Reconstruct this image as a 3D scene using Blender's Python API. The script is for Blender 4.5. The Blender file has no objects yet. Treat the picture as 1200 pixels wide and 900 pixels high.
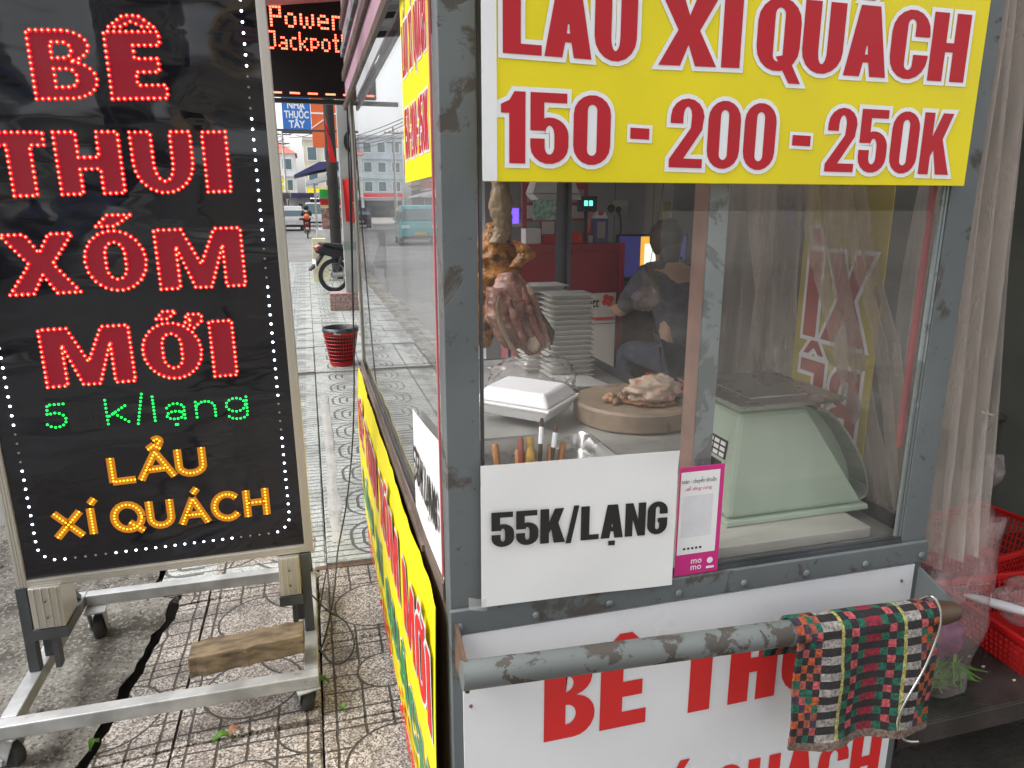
import bpy, math, random
from mathutils import Vector, Matrix, noise
from mathutils.geometry import tessellate_polygon
random.seed(7)
SC = bpy.context.scene
COL = SC.collection
R = math.radians

# ------------------------------------------------------------------ camera, sky, sun, exposure
FPX, HOR, VPX, CAMH = 841.0, 243.0, 358.0, 1.43          # focal length in pixels of a 1200 px wide frame, eye height
PITCH = math.atan((450 - HOR) / FPX)
YAW = -math.atan((VPX - 600) / (FPX / math.cos(PITCH)))
cam = bpy.data.cameras.new('camera'); cam.sensor_width = 36; cam.lens = FPX / 1200 * 36
cam.clip_start = 0.02; cam.clip_end = 1500
camo = bpy.data.objects.new('camera', cam); COL.objects.link(camo)
camo.location = (0, 0, CAMH); camo.rotation_euler = (math.pi / 2 - PITCH, 0, -YAW)
SC.camera = camo
W = bpy.data.worlds.new('World'); SC.world = W; W.use_nodes = True
wn, wl = W.node_tree.nodes, W.node_tree.links
SUN_EL, SUN_AZ = R(50), R(-85)                            # azimuth from +Y towards +X
sky = wn.new('ShaderNodeTexSky'); sky.sky_type = 'NISHITA'; sky.sun_disc = False
sky.sun_elevation = SUN_EL; sky.sun_rotation = SUN_AZ; sky.air_density = 1.0; sky.dust_density = 4.0; sky.ozone_density = 1.0
hs = wn.new('ShaderNodeHueSaturation'); hs.inputs['Saturation'].default_value = 0.16
wl.new(sky.outputs[0], hs.inputs['Color']); wl.new(hs.outputs[0], wn['Background'].inputs[0])
wn['Background'].inputs[1].default_value = 0.15
sl = bpy.data.lights.new('sun', 'SUN'); sl.energy = 1.3; sl.angle = R(35); sl.color = (1, .97, .92)
so = bpy.data.objects.new('sun', sl); COL.objects.link(so)
sd = Vector((math.sin(SUN_AZ) * math.cos(SUN_EL), math.cos(SUN_AZ) * math.cos(SUN_EL), math.sin(SUN_EL)))
so.rotation_euler = sd.to_track_quat('Z', 'Y').to_euler(); so.location = sd * 30
vs = SC.view_settings; vs.view_transform = 'Standard'; vs.look = 'None'; vs.exposure = 1.4; vs.gamma = 1
SC.cycles.max_bounces = 10; SC.cycles.transparent_max_bounces = 24; SC.cycles.glossy_bounces = 5
SC.cycles.use_denoising = True

# ------------------------------------------------------------------ helpers
_F = Vector((math.sin(YAW) * math.cos(PITCH), math.cos(YAW) * math.cos(PITCH), -math.sin(PITCH)))
_R = Vector((math.cos(YAW), -math.sin(YAW), 0)); _U = _R.cross(_F)
def at(x, y, X=None, Y=None, Z=None):
    """point on the sight line of a photograph pixel at a known plane"""
    d = _F + _R * ((x - 600) / FPX) - _U * ((y - 450) / FPX)
    t = X / d.x if X is not None else Y / d.y if Y is not None else (Z - CAMH) / d.z
    return Vector((0, 0, CAMH)) + d * t

class MB:
    def __init__(s): s.v = []; s.f = []; s.m = []
    def add(s, vs, fs, mi=0):
        b = len(s.v); s.v += [Vector(v) for v in vs]
        for f in fs: s.f.append(tuple(i + b for i in f)); s.m.append(mi)
        return s
    def cub(s, x0, x1, y0, y1, z0, z1, mi=0, M=None):
        vs = [(x, y, z) for z in (z0, z1) for y in (y0, y1) for x in (x0, x1)]
        if M: vs = [M @ Vector(v) for v in vs]
        return s.add(vs, [(0, 2, 3, 1), (4, 5, 7, 6), (0, 1, 5, 4), (2, 6, 7, 3), (0, 4, 6, 2), (1, 3, 7, 5)], mi)
    def bar(s, a, b, w, h, mi=0, up=(0, 0, 1)):
        a, b = Vector(a), Vector(b); d = (b - a); L = d.length; d.normalize()
        u = Vector(up)
        if abs(d.dot(u)) > .98: u = Vector((1, 0, 0))
        sx = d.cross(u).normalized(); uz = sx.cross(d)
        M = Matrix((sx, d, uz)).transposed().to_4x4(); M.translation = a
        return s.cub(-w / 2, w / 2, 0, L, -h / 2, h / 2, mi, M)
    def tube(s, pts, r, n=8, mi=0, cap=True, closed=False):
        pts = [Vector(p) for p in pts]; k = len(pts)
        rr = r if isinstance(r, (list, tuple)) else [r] * k
        vs, fs = [], []; prev = None
        for i, p in enumerate(pts):
            if closed: d = pts[(i + 1) % k] - pts[i - 1]
            else: d = pts[min(i + 1, k - 1)] - pts[max(i - 1, 0)]
            d = d.normalized() if d.length > 1e-9 else Vector((0, 0, 1))
            if prev is None:
                u = Vector((0, 0, 1)) if abs(d.z) < .9 else Vector((1, 0, 0))
                prev = (u - d * u.dot(d)).normalized()
            else:
                prev = prev - d * prev.dot(d); prev.normalize()
            w = d.cross(prev)
            for j in range(n):
                a = 2 * math.pi * j / n; vs.append(p + (prev * math.cos(a) + w * math.sin(a)) * rr[i])
        for i in range(k if closed else k - 1):
            for j in range(n):
                a, b = i * n + j, i * n + (j + 1) % n; c = ((i + 1) % k) * n
                fs.append((a, b, c + (j + 1) % n, c + j))
        if cap and not closed:
            fs.append(tuple(reversed(range(n)))); fs.append(tuple(range((k - 1) * n, k * n)))
        return s.add(vs, fs, mi)
    def lathe(s, prof, c=(0, 0, 0), n=20, mi=0, M=None, cap=True):
        vs, fs = [], []; c = Vector(c)
        for r, z in prof:
            for j in range(n):
                a = 2 * math.pi * j / n; v = Vector((r * math.cos(a), r * math.sin(a), z))
                vs.append((M @ v if M else v) + c)
        for i in range(len(prof) - 1):
            for j in range(n):
                fs.append((i * n + j, i * n + (j + 1) % n, (i + 1) * n + (j + 1) % n, (i + 1) * n + j))
        if cap: fs.append(tuple(reversed(range(n)))); fs.append(tuple(range((len(prof) - 1) * n, len(prof) * n)))
        return s.add(vs, fs, mi)
    def frus(s, b, t, mi=0, M=None):
        """box between bottom rect (x0,x1,y0,y1,z) and top rect"""
        vs = [(x, y, b[4]) for y in b[2:4] for x in b[0:2]] + [(x, y, t[4]) for y in t[2:4] for x in t[0:2]]
        if M: vs = [M @ Vector(v) for v in vs]
        return s.add(vs, [(0, 2, 3, 1), (4, 5, 7, 6), (0, 1, 5, 4), (2, 6, 7, 3), (0, 4, 6, 2), (1, 3, 7, 5)], mi)
    def prism(s, poly, o, ux, uy, th, mi=0):
        """closed 2-D outline in the plane o,ux,uy, thickened along ux x uy by th"""
        o, ux, uy = Vector(o), Vector(ux), Vector(uy); n = ux.cross(uy).normalized() * th; k = len(poly)
        vs = [o + ux * p[0] + uy * p[1] for p in poly]; vs += [v + n for v in vs]
        fs = [tuple(reversed(range(k))), tuple(range(k, 2 * k))] + [(i, (i + 1) % k, k + (i + 1) % k, k + i) for i in range(k)]
        return s.add(vs, fs, mi)
    def sheet(s, fn, nu, nv, mi=0, matfn=None):
        vs = [fn(i / nu, j / nv) for j in range(nv + 1) for i in range(nu + 1)]
        b = len(s.v); s.v += [Vector(v) for v in vs]
        for j in range(nv):
            for i in range(nu):
                a = b + j * (nu + 1) + i; s.f.append((a, a + 1, a + nu + 2, a + nu + 1)); s.m.append(matfn(i, j) if matfn else mi)
        return s
    def blob(s, c, r, nu=18, nv=12, amp=.15, fr=2.0, seed=0, mi=0, M=None):
        c = Vector(c); vs, fs = [], []
        for j in range(nv + 1):
            ph = math.pi * j / nv
            for i in range(nu):
                a = 2 * math.pi * i / nu
                d = Vector((math.sin(ph) * math.cos(a), math.sin(ph) * math.sin(a), math.cos(ph)))
                k = 1 + amp * noise.noise(d * fr + Vector((seed * 3.7, seed, 0))) + amp * .5 * noise.noise(d * fr * 2.7 + Vector((0, seed, 5)))
                v = Vector((d.x * r[0], d.y * r[1], d.z * r[2])) * k
                vs.append((M @ v if M else v) + c)
        for j in range(nv):
            for i in range(nu):
                fs.append((j * nu + i, (j + 1) * nu + i, (j + 1) * nu + (i + 1) % nu, j * nu + (i + 1) % nu))
        return s.add(vs, fs, mi)
    def build(s, name, mat, parent=None, smooth=False, bevel=0, solid=0, origin=None):
        me = bpy.data.meshes.new(name)
        if parent is not None: o = root_loc(parent)
        elif origin is not None: o = Vector(origin)
        else:
            xs = [v.x for v in s.v]; ys = [v.y for v in s.v]; o = Vector(((min(xs) + max(xs)) / 2, (min(ys) + max(ys)) / 2, min(v.z for v in s.v)))
        me.from_pydata([v - o for v in s.v], [], s.f); me.update()
        mats = mat if isinstance(mat, (list, tuple)) else [mat]
        for m in mats: me.materials.append(m)
        if len(mats) > 1: me.polygons.foreach_set('material_index', s.m)
        if smooth:
            me.polygons.foreach_set('use_smooth', [True] * len(me.polygons))
        ob = bpy.data.objects.new(name, me); COL.objects.link(ob)
        if smooth == 'auto':
            me.set_sharp_from_angle(angle=R(38))
        if parent is not None: ob.parent = parent
        else: ob.location = o
        if solid: md = ob.modifiers.new('solid', 'SOLIDIFY'); md.thickness = solid; md.offset = 0; es = ob.modifiers.new('split', 'EDGE_SPLIT'); es.split_angle = R(50); es.use_edge_sharp = False
        if bevel:
            md = ob.modifiers.new('bevel', 'BEVEL'); md.width = bevel; md.segments = 2; md.limit_method = 'ANGLE'; md.angle_limit = R(35)
        return ob
class MBL:
    """one mesh per letter: new() starts the next one"""
    def __init__(s): s.l = []
    def new(s): s.l.append(MB())
    def add(s, *a): s.l[-1].add(*a)
    def build(s, name, mat, parent): return [m.build(name, mat, parent) for m in s.l if m.v]
def root_loc(o):
    p = Vector((0, 0, 0))
    while o is not None: p = p + o.location; o = o.parent
    return p
def thing(name, label, cat, loc, group=None):
    o = bpy.data.objects.new(name, None); COL.objects.link(o); o.location = loc; o.empty_display_size = .05
    return tag(o, label, cat, group)
def tag(o, label=None, cat=None, group=None, kind=None):
    if label: o['label'] = label
    if cat: o['category'] = cat
    if group: o['group'] = group
    if kind: o['kind'] = kind
    return o
def copy_tree(o, parent=None):
    c = o.copy(); COL.objects.link(c); c.parent = parent
    for ch in list(o.children): copy_tree(ch, c)
    return c
def box(name, mat, parent, x0, x1, y0, y1, z0, z1, bevel=0): return MB().cub(x0, x1, y0, y1, z0, z1).build(name, mat, parent, bevel=bevel)

# ------------------------------------------------------------------ materials
class NT:
    def __init__(s, name):
        s.mat = bpy.data.materials.new(name); s.mat.use_nodes = True; s.t = s.mat.node_tree; s.b = s.t.nodes['Principled BSDF']; s.out = s.t.nodes['Material Output']
    def n(s, typ, **kw):
        nd = s.t.nodes.new(typ)
        for k, v in kw.items(): setattr(nd, k, v)
        return nd
    def put(s, inp, v):
        if hasattr(v, 'is_output') or isinstance(v, bpy.types.NodeSocket): s.t.links.new(v, inp)
        elif v is not None:
            inp.default_value = v
    def m(s, op, a, b=None, c=None):
        nd = s.n('ShaderNodeMath', operation=op); s.put(nd.inputs[0], a)
        if b is not None: s.put(nd.inputs[1], b)
        if c is not None: s.put(nd.inputs[2], c)
        return nd.outputs[0]
    def mix(s, f, a, b):
        nd = s.n('ShaderNodeMix', data_type='RGBA'); s.put(nd.inputs[0], f)
        s.put(nd.inputs[6], (*a, 1) if isinstance(a, tuple) else a); s.put(nd.inputs[7], (*b, 1) if isinstance(b, tuple) else b)
        return nd.outputs[2]
    def rng(s, v, a, b, c=0., d=1., smooth=True):
        nd = s.n('ShaderNodeMapRange'); nd.interpolation_type = 'SMOOTHSTEP' if smooth else 'LINEAR'
        s.put(nd.inputs[0], v)
        for i, q in enumerate((a, b, c, d)): s.put(nd.inputs[i + 1], q)
        return nd.outputs[0]
    def co(s, kind='Object'): return s.n('ShaderNodeTexCoord').outputs[kind]
    def noise(s, scale, vec=None, detail=4, rough=.55, dist=0):
        nd = s.n('ShaderNodeTexNoise'); s.put(nd.inputs['Scale'], scale); nd.inputs['Detail'].default_value = detail
        nd.inputs['Roughness'].default_value = rough; nd.inputs['Distortion'].default_value = dist
        s.t.links.new(vec if vec is not None else s.co(), nd.inputs['Vector']); return nd.outputs[0]
    def vor(s, scale, vec=None, out='Color', feat='F1'):
        nd = s.n('ShaderNodeTexVoronoi', feature=feat); nd.inputs['Scale'].default_value = scale
        s.t.links.new(vec if vec is not None else s.co(), nd.inputs['Vector']); return nd.outputs[out]
    def bump(s, h, dist, strength=1.0):
        nd = s.n('ShaderNodeBump'); nd.inputs['Distance'].default_value = dist; nd.inputs['Strength'].default_value = strength
        s.put(nd.inputs['Height'], h); s.t.links.new(nd.outputs[0], s.b.inputs['Normal']); return nd
    def scalev(s, vec, sc):
        nd = s.n('ShaderNodeVectorMath', operation='MULTIPLY'); s.put(nd.inputs[0], vec); nd.inputs[1].default_value = sc; return nd.outputs[0]
def pm(name, col, rough=.6, metal=0., var=.12, vs=7, bump=0., bs=60, dirt=None, coat=0., emit=0., emcol=None, sss=0., rv=.1, alpha=None, stretch=None):
    t = NT(name); b = t.b
    v = t.co()
    if stretch: v = t.scalev(v, stretch)
    f = t.noise(vs, v)
    c = t.mix(t.rng(f, .3, .7), tuple(x * (1 - var) for x in col), tuple(min(1, x * (1 + var)) for x in col))
    if dirt:
        dc, lo, hi, ds = dirt
        g = t.rng(t.noise(ds, v, 6, .65), lo, hi); c = t.mix(g, c, dc)
    t.put(b.inputs['Base Color'], c)
    t.put(b.inputs['Roughness'], t.rng(f, .25, .75, max(0, rough - rv), min(1, rough + rv)))
    b.inputs['Metallic'].default_value = metal
    if bump: t.bump(t.noise(bs, v, 5, .6), bump)
    if coat: b.inputs['Coat Weight'].default_value = coat
    if emit: b.inputs['Emission Color'].default_value = (*(emcol or col), 1); b.inputs['Emission Strength'].default_value = emit
    if sss: b.inputs['Subsurface Weight'].default_value = sss; b.inputs['Subsurface Radius'].default_value = (.02, .008, .005)
    if alpha is not None: b.inputs['Alpha'].default_value = alpha
    return t.mat
def sheer(name, col, dens, gloss=.0, rough=.15, weave=0, bump=0, bs=30, stretchz=False):
    """thin see-through sheet: glass, film or net; one Fresnel curve for both faces"""
    t = NT(name); t.t.nodes.remove(t.b)
    tr = t.n('ShaderNodeBsdfTransparent'); df = t.n('ShaderNodeBsdfDiffuse'); gl = t.n('ShaderNodeBsdfGlossy')
    df.inputs[0].default_value = (*col, 1); gl.inputs['Roughness'].default_value = rough
    lw = t.n('ShaderNodeLayerWeight'); lw.inputs[0].default_value = .5
    if bump:
        bn = t.n('ShaderNodeBump'); bn.inputs['Distance'].default_value = bump; t.put(bn.inputs['Height'], t.noise(bs, None, 3, .5, .6))
        for q in (lw, gl): t.t.links.new(bn.outputs[0], q.inputs['Normal'])
    d = dens
    if weave:
        sp = t.n('ShaderNodeSeparateXYZ'); t.t.links.new(t.co(), sp.inputs[0])
        d = t.m('MULTIPLY', t.rng(t.noise(weave, t.scalev(t.co(), (1, 1, .12)) if stretchz else None, 4, .6), .3, .7, .6, 1.35), dens)
    m1 = t.n('ShaderNodeMixShader'); t.put(m1.inputs[0], d); t.t.links.new(tr.outputs[0], m1.inputs[1]); t.t.links.new(df.outputs[0], m1.inputs[2])
    if gloss:
        p5 = t.m('POWER', lw.outputs['Facing'], 5.0); fr = t.m('MULTIPLY_ADD', p5, .96 * gloss, .04 * gloss)
        m2 = t.n('ShaderNodeMixShader'); t.put(m2.inputs[0], fr); t.t.links.new(m1.outputs[0], m2.inputs[1]); t.t.links.new(gl.outputs[0], m2.inputs[2])
        t.t.links.new(m2.outputs[0], t.out.inputs[0])
    else: t.t.links.new(m1.outputs[0], t.out.inputs[0])
    return t.mat
def emit(name, col, s):
    t = NT(name); b = t.b; b.inputs['Base Color'].default_value = (*[c * .5 for c in col], 1)
    b.inputs['Emission Color'].default_value = (*col, 1); b.inputs['Emission Strength'].default_value = s; return t.mat
def tile_mat(name, base, chip, dark, pattern):
    t = NT(name); b = t.b; v = t.co()
    sp = t.n('ShaderNodeSeparateXYZ'); t.t.links.new(v, sp.inputs[0]); x, y = sp.outputs[0], sp.outputs[1]
    if pattern == 'arches':                                 # repeats with the 0.4 m tile, also on the joined far tiles
        sp = t.n('ShaderNodeSeparateXYZ'); t.t.links.new(t.n('ShaderNodeNewGeometry').outputs['Position'], sp.inputs[0])
        loc = lambda c, o: t.m('MULTIPLY', t.m('SUBTRACT', t.m('FRACT', t.m('ADD', t.m('DIVIDE', t.m('SUBTRACT', c, o), .4), 10.5)), .5), .4)
        x, y = loc(sp.outputs[0], .19), loc(sp.outputs[1], 2.98)
    oi = t.n('ShaderNodeObjectInfo'); rnd = oi.outputs['Random']
    wob = t.m('MULTIPLY_ADD', t.noise(14, v, 3), .012, -.006)
    x = t.m('ADD', x, wob)
    def ring(cx, cy, rad, w=.0048):
        dx = t.m('SUBTRACT', x, cx); dy = t.m('SUBTRACT', y, cy)
        r = t.m('SQRT', t.m('ADD', t.m('MULTIPLY', dx, dx), t.m('MULTIPLY', dy, dy)))
        return r, t.rng(t.m('ABSOLUTE', t.m('SUBTRACT', r, rad)), w * .45, w, 1, 0)
    def lines(c, sp_, w=.0046, off=0.):
        q = t.m('SUBTRACT', t.m('FRACT', t.m('ADD', t.m('DIVIDE', c, sp_), .5 + off)), .5)
        return t.rng(t.m('MULTIPLY', t.m('ABSOLUTE', q), sp_), w * .45, w, 1, 0)
    if pattern == 'circle':
        big = t.m('MULTIPLY_ADD', t.m('GREATER_THAN', rnd, .45), .055, .088)
        r, g = ring(.0, .0, big)
        _, g2 = ring(.2, .2, .20); _, g3 = ring(-.2, .2, .13)
        gr = t.m('MAXIMUM', lines(x, .08), lines(y, .08)); gr = t.m('MULTIPLY', gr, t.m('GREATER_THAN', r, big))
        sel = t.m('GREATER_THAN', rnd, .62); g = t.m('MAXIMUM', g, t.m('MULTIPLY', g2, sel))
        g = t.m('MAXIMUM', g, t.m('MULTIPLY', g3, t.m('LESS_THAN', rnd, .3)))
        groove = t.m('MAXIMUM', g, gr)
    else:
        qx = t.m('MAXIMUM', t.m('SUBTRACT', t.m('ABSOLUTE', t.m('SUBTRACT', x, .08)), .03), 0.)
        qy = t.m('MAXIMUM', t.m('SUBTRACT', t.m('ABSOLUTE', y), .04), 0.)
        dd = t.m('SQRT', t.m('ADD', t.m('MULTIPLY', qx, qx), t.m('MULTIPLY', qy, qy)))
        g = t.m('MULTIPLY', lines(dd, .052, .0095, .4), t.m('LESS_THAN', x, .12)); g = t.m('MULTIPLY', g, t.m('LESS_THAN', dd, .155))
        gl = lines(y, .05, .0066, .2)
        groove = t.m('MAXIMUM', g, t.m('MULTIPLY', gl, .9))
    ch = t.n('ShaderNodeSeparateColor'); t.t.links.new(t.vor(210, v), ch.inputs[0])
    c = t.mix(t.m('GREATER_THAN', ch.outputs[0], .55), base, chip); c = t.mix(t.m('GREATER_THAN', ch.outputs[1], .80), c, dark)
    wear = t.rng(t.noise(5, t.n('ShaderNodeNewGeometry').outputs['Position'], 5, .6), .42, .72)
    c = t.mix(t.m('MULTIPLY', wear, .62), c, tuple(k * .5 for k in base)); c = t.mix(t.m('MULTIPLY', t.rng(t.noise(2.2, t.n('ShaderNodeNewGeometry').outputs['Position'], 6, .6), .5, .66), .55), c, tuple(k * .38 for k in base))
    c = t.mix(t.m('MULTIPLY', t.m('SUBTRACT', rnd, .5), .35), c, tuple(k * .6 for k in base))
    c = t.mix(t.m('MULTIPLY', groove, .95), c, (.036, .03, .025) if pattern == 'circle' else (.055, .056, .053))
    t.put(b.inputs['Base Color'], c); t.put(b.inputs['Roughness'], t.rng(wear, 0, 1, .45, .75))
    hgt = t.m('SUBTRACT', t.m('MULTIPLY', ch.outputs[2], .04), groove); t.bump(hgt, .003, 1)
    return t.mat
def rough_ground(name, c1, c2, c3, s1, s2, bump, bs, rough=.9):
    t = NT(name); b = t.b; v = t.n('ShaderNodeNewGeometry').outputs['Position']
    c = t.mix(t.rng(t.noise(s1, v, 6, .6), .35, .65), c1, c2)
    c = t.mix(t.m('MULTIPLY', t.rng(t.noise(s2, v, 8, .7), .5, .68), .8), c, c3)
    t.put(b.inputs['Base Color'], c); b.inputs['Roughness'].default_value = rough
    t.bump(t.noise(bs, v, 8, .7), bump); return t.mat
def worn_paint(name, col, under, lo=.56, hi=.60, sc=7, rough=.5, sharp=True):
    t = NT(name); b = t.b; v = t.co()
    n1 = t.noise(sc, v, 8, .62, .5); g = t.rng(n1, lo, hi)
    c = t.mix(t.rng(t.noise(3, v, 4), .3, .7), tuple(k * .82 for k in col), tuple(min(1, k * 1.15) for k in col))
    c = t.mix(t.rng(t.noise(sc * 4, v, 6, .7), .62, .66), c, tuple(k * .45 for k in col))
    c = t.mix(t.m('MULTIPLY', g, .85), c, under); t.put(b.inputs['Base Color'], c)
    t.put(b.inputs['Roughness'], t.rng(g, 0, 1, rough, .85)); t.bump(t.m('MULTIPLY', g, -1.), .0012, .6); return t.mat

M = {}
M['tileA'] = tile_mat('terrazzo_red', (.225, .190, .165), (.50, .465, .43), (.055, .045, .038), 'circle')
M['tileB'] = tile_mat('terrazzo_pale', (.40, .42, .40), (.55, .57, .55), (.22, .23, .21), 'arches')
M['joint'] = rough_ground('joint_dirt', (.07, .06, .05), (.12, .105, .09), (.04, .035, .03), 5, 20, .01, 60)
M['asphalt'] = rough_ground('asphalt', (.17, .17, .168), (.22, .218, .212), (.11, .108, .104), .6, 5, .006, 130)
M['concrete0'] = rough_ground('concrete', (.20, .19, .168), (.29, .278, .25), (.085, .075, .062), 2.4, 11, .03, 20)
t = NT('rough_concrete'); v = t.n('ShaderNodeNewGeometry').outputs['Position']         # weathered, pitted, stained concrete
c = t.mix(t.rng(t.noise(3.2, v, 8, .65), .36, .64), (.15, .14, .12), (.33, .315, .285))
c = t.mix(t.m('MULTIPLY', t.rng(t.noise(9, v, 8, .7), .5, .62), .75), c, (.085, .072, .058))
ag = t.n('ShaderNodeSeparateColor'); t.t.links.new(t.vor(120, v), ag.inputs[0])
c = t.mix(t.m('MULTIPLY', t.m('GREATER_THAN', ag.outputs[0], .82), .6), c, (.46, .44, .41)); c = t.mix(t.m('MULTIPLY', t.m('GREATER_THAN', ag.outputs[1], .86), .6), c, (.07, .06, .05))
t.put(t.b.inputs['Base Color'], c); t.b.inputs['Roughness'].default_value = .9
t.bump(t.m('ADD', t.noise(14, v, 10, .72), t.m('MULTIPLY', ag.outputs[2], .12)), .05); M['concrete'] = t.mat
M['earth'] = rough_ground('earth', (.16, .15, .13), (.24, .23, .2), (.1, .09, .08), .3, 3, .01, 20)
M['cement'] = rough_ground('cement_patch', (.33, .325, .31), (.40, .39, .37), (.24, .23, .22), 6, 18, .004, 60)
M['steel_grey'] = worn_paint('grey_painted_steel', (.120, .137, .143), (.065, .052, .042), .57, .64, 10, .45)
M['steel_peel'] = worn_paint('peeling_grey_paint', (.125, .140, .137), (.048, .036, .028), .525, .565, 19, .5)
M['steel_mid'] = worn_paint('pale_grey_paint', (.25, .29, .29), (.13, .15, .145), .50, .54, 6, .55)
M['galv'] = pm('galvanised', (.40, .41, .415), .45, .35, .25, 9, .0006, 90, ((.2, .17, .14), .62, .75, 14))
M['darksteel'] = pm('dark_steel', (.075, .08, .088), .45, .4, .2, 9, .0004, 80)
M['alu'] = pm('aluminium', (.56, .54, .49), .38, .75, .1, 5, .0002, 60, ((.3, .26, .2), .66, .8, 9), stretch=(1, 1, .15))
M['stain'] = pm('stainless', (.45, .45, .44), .28, .9, .12, 8, .0003, 40)
M['wetsteel'] = pm('dark_wet_steel', (.075, .066, .062), .24, .55, .3, 6, .0006, 50)
M['white'] = pm('white_board', (.72, .74, .77), .35, 0, .03, 4, 0, 60, ((.42, .4, .37), .68, .80, 16), coat=.3)
M['paper'] = pm('white_paper', (.78, .79, .79), .5, 0, .02, 5, .0006, 5)
M['black'] = pm('black_print', (.012, .012, .013), .45, 0, .1)
M['red'] = pm('red_print', (.62, .014, .014), .55, 0, .06)
M['dred'] = pm('dark_red_print', (.46, .003, .014), .55, 0, .05)
M['yellow'] = pm('yellow_board', (.78, .66, .002), .5, 0, .05, 5, .0003, 8, ((.45, .38, .01), .70, .82, 15))
M['green'] = pm('green_print', (.02, .25, .07), .45, 0, .06)
M['lwhite'] = pm('white_print', (.80, .82, .85), .35, 0, .02, coat=.2)
M['rust'] = pm('rusty_edge', (.10, .055, .035), .8, 0, .4, 14, .001, 60)
M['rubber'] = pm('rubber', (.03, .03, .032), .75, 0, .2, 12, .0006, 60)
M['wood'] = pm('weathered_wood', (.155, .115, .07), .8, 0, .45, 26, .003, 40, ((.06, .04, .025), .55, .7, 16), stretch=(.6, 2, 2))
M['woodcut'] = pm('chopping_wood', (.27, .20, .14), .6, 0, .25, 7, .001, 50, ((.15, .10, .06), .55, .7, 9))
M['brown'] = pm('brown_varnish', (.06, .032, .018), .4, 0, .3, 10, .0006, 50)
M['foam'] = pm('white_foam', (.76, .76, .78), .45, 0, .02, 10, .0003, 200)
M['foamdull'] = pm('foam_tray', (.52, .51, .48), .5, 0, .04)
M['glass'] = sheer('window_glass', (.72, .66, .66), .017, 1.0, .004)
M['sideglass'] = sheer('side_glass', (.75, .72, .75), .03, 1.0, .003)
M['net'] = sheer('mosquito_net', (.64, .57, .52), .30, 0, weave=24, stretchz=True)
M['netthin'] = sheer('thin_net', (.52, .45, .40), .24, 0, weave=20, stretchz=True)
M['film'] = sheer('clear_film', (.78, .72, .70), .16, 1.6, .12, weave=9, bump=.02, bs=16)
M['pinkfilm'] = sheer('pinkish_film', (.70, .56, .58), .13, 1.2, .15, weave=6, bump=.015, bs=9)
M['mint'] = pm('mint_enamel', (.42, .52, .41), .36, 0, .07, 5, .0003, 30, ((.28, .3, .22), .66, .8, 13), coat=.3)
M['mintdark'] = pm('grey_green_enamel', (.25, .28, .25), .4, .2, .1)
M['magenta'] = pm('magenta_card', (.60, .022, .22), .4, 0, .05, coat=.2)
M['redplastic'] = pm('red_plastic', (.50, .012, .012), .38, 0, .08)
M['redcab'] = pm('red_cabinet', (.27, .008, .02), .4, 0, .12, coat=.2)
M['pinkpaint'] = pm('pink_painted_fascia', (.42, .25, .32), .55, 0, .15, 6)
M['pinkedge'] = pm('pink_red_edge', (.44, .12, .13), .5, 0, .12)
M['flesh'] = pm('pink_meat', (.27, .135, .105), .34, 0, .45, 24, .006, 44, ((.52, .38, .31), .54, .64, 24), sss=.1)
M['roast'] = pm('roasted_skin', (.30, .125, .022), .30, 0, .55, 20, .008, 46, ((.055, .022, .012), .50, .62, 18), sss=.05)
M['shank'] = pm('pale_shank', (.25, .185, .12), .45, 0, .3, 16, .004, 30, ((.16, .09, .05), .58, .7, 16), sss=.1)
M['fat'] = pm('fat_rind', (.56, .43, .33), .42, 0, .2, 24, .005, 50, ((.42, .17, .13), .50, .62, 16), sss=.1)
M['wallgrey'] = pm('shop_wall', (.30, .31, .32), .7, 0, .06, 2, .001, 20)
M['walldark'] = pm('dark_wall', (.13, .135, .115), .8, 0, .2, 2, .002, 20)
M['ceil'] = pm('ceiling', (.40, .40, .38), .8, 0, .1, 2)
M['skin'] = pm('skin', (.42, .25, .17), .5, 0, .08, sss=.1)
M['hair'] = pm('hair', (.012, .010, .009), .5, 0, .2)
M['cloth_grey'] = pm('grey_cloth', (.085, .085, .095), .9, 0, .3, 16, .012, 22)
M['cloth_blue'] = pm('blue_cloth', (.035, .042, .07), .9, 0, .3, 16, .012, 22)
M['cloth_dark'] = pm('dark_cloth', (.03, .03, .035), .9, 0, .2, 16)
M['flag'] = pm('red_flag', (.55, .008, .010), .7, 0, .1, 5)
M['star'] = pm('yellow_star', (.75, .42, .02), .7, 0, .1)
M['carwhite'] = pm('white_car_paint', (.70, .71, .72), .25, 0, .03, coat=.8)
M['teal'] = pm('teal_car_paint', (.03, .42, .44), .25, 0, .04, coat=.8)
M['carglass'] = pm('car_glass', (.10, .16, .18), .06, 0, .05)
M['lamp_red'] = pm('tail_light', (.35, .03, .015), .2, 0, .1, coat=.5)
M['orange'] = pm('orange_cladding', (.75, .14, .035), .5, 0, .05)
M['blue'] = pm('blue_sign', (.03, .17, .55), .45, 0, .05)
M['navy'] = pm('navy_canvas', (.07, .07, .20), .7, 0, .15)
M['tarp'] = pm('grey_tarpaulin', (.30, .29, .29), .7, 0, .15, 3, .002, 12)
M['leaf'] = pm('leaf_green', (.12, .27, .05), .5, 0, .3, 40, .001, 60)
M['leafpink'] = pm('leaf_pink', (.55, .30, .22), .5, 0, .2, 30)
M['rib'] = pm('ribbed_side', (.42, .34, .24), .55, .2, .15, 6)
M['cable'] = pm('black_cable', (.02, .02, .021), .5, 0, .1)
M['chrome'] = pm('bright_wire', (.62, .62, .60), .22, .95, .05)

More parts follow.
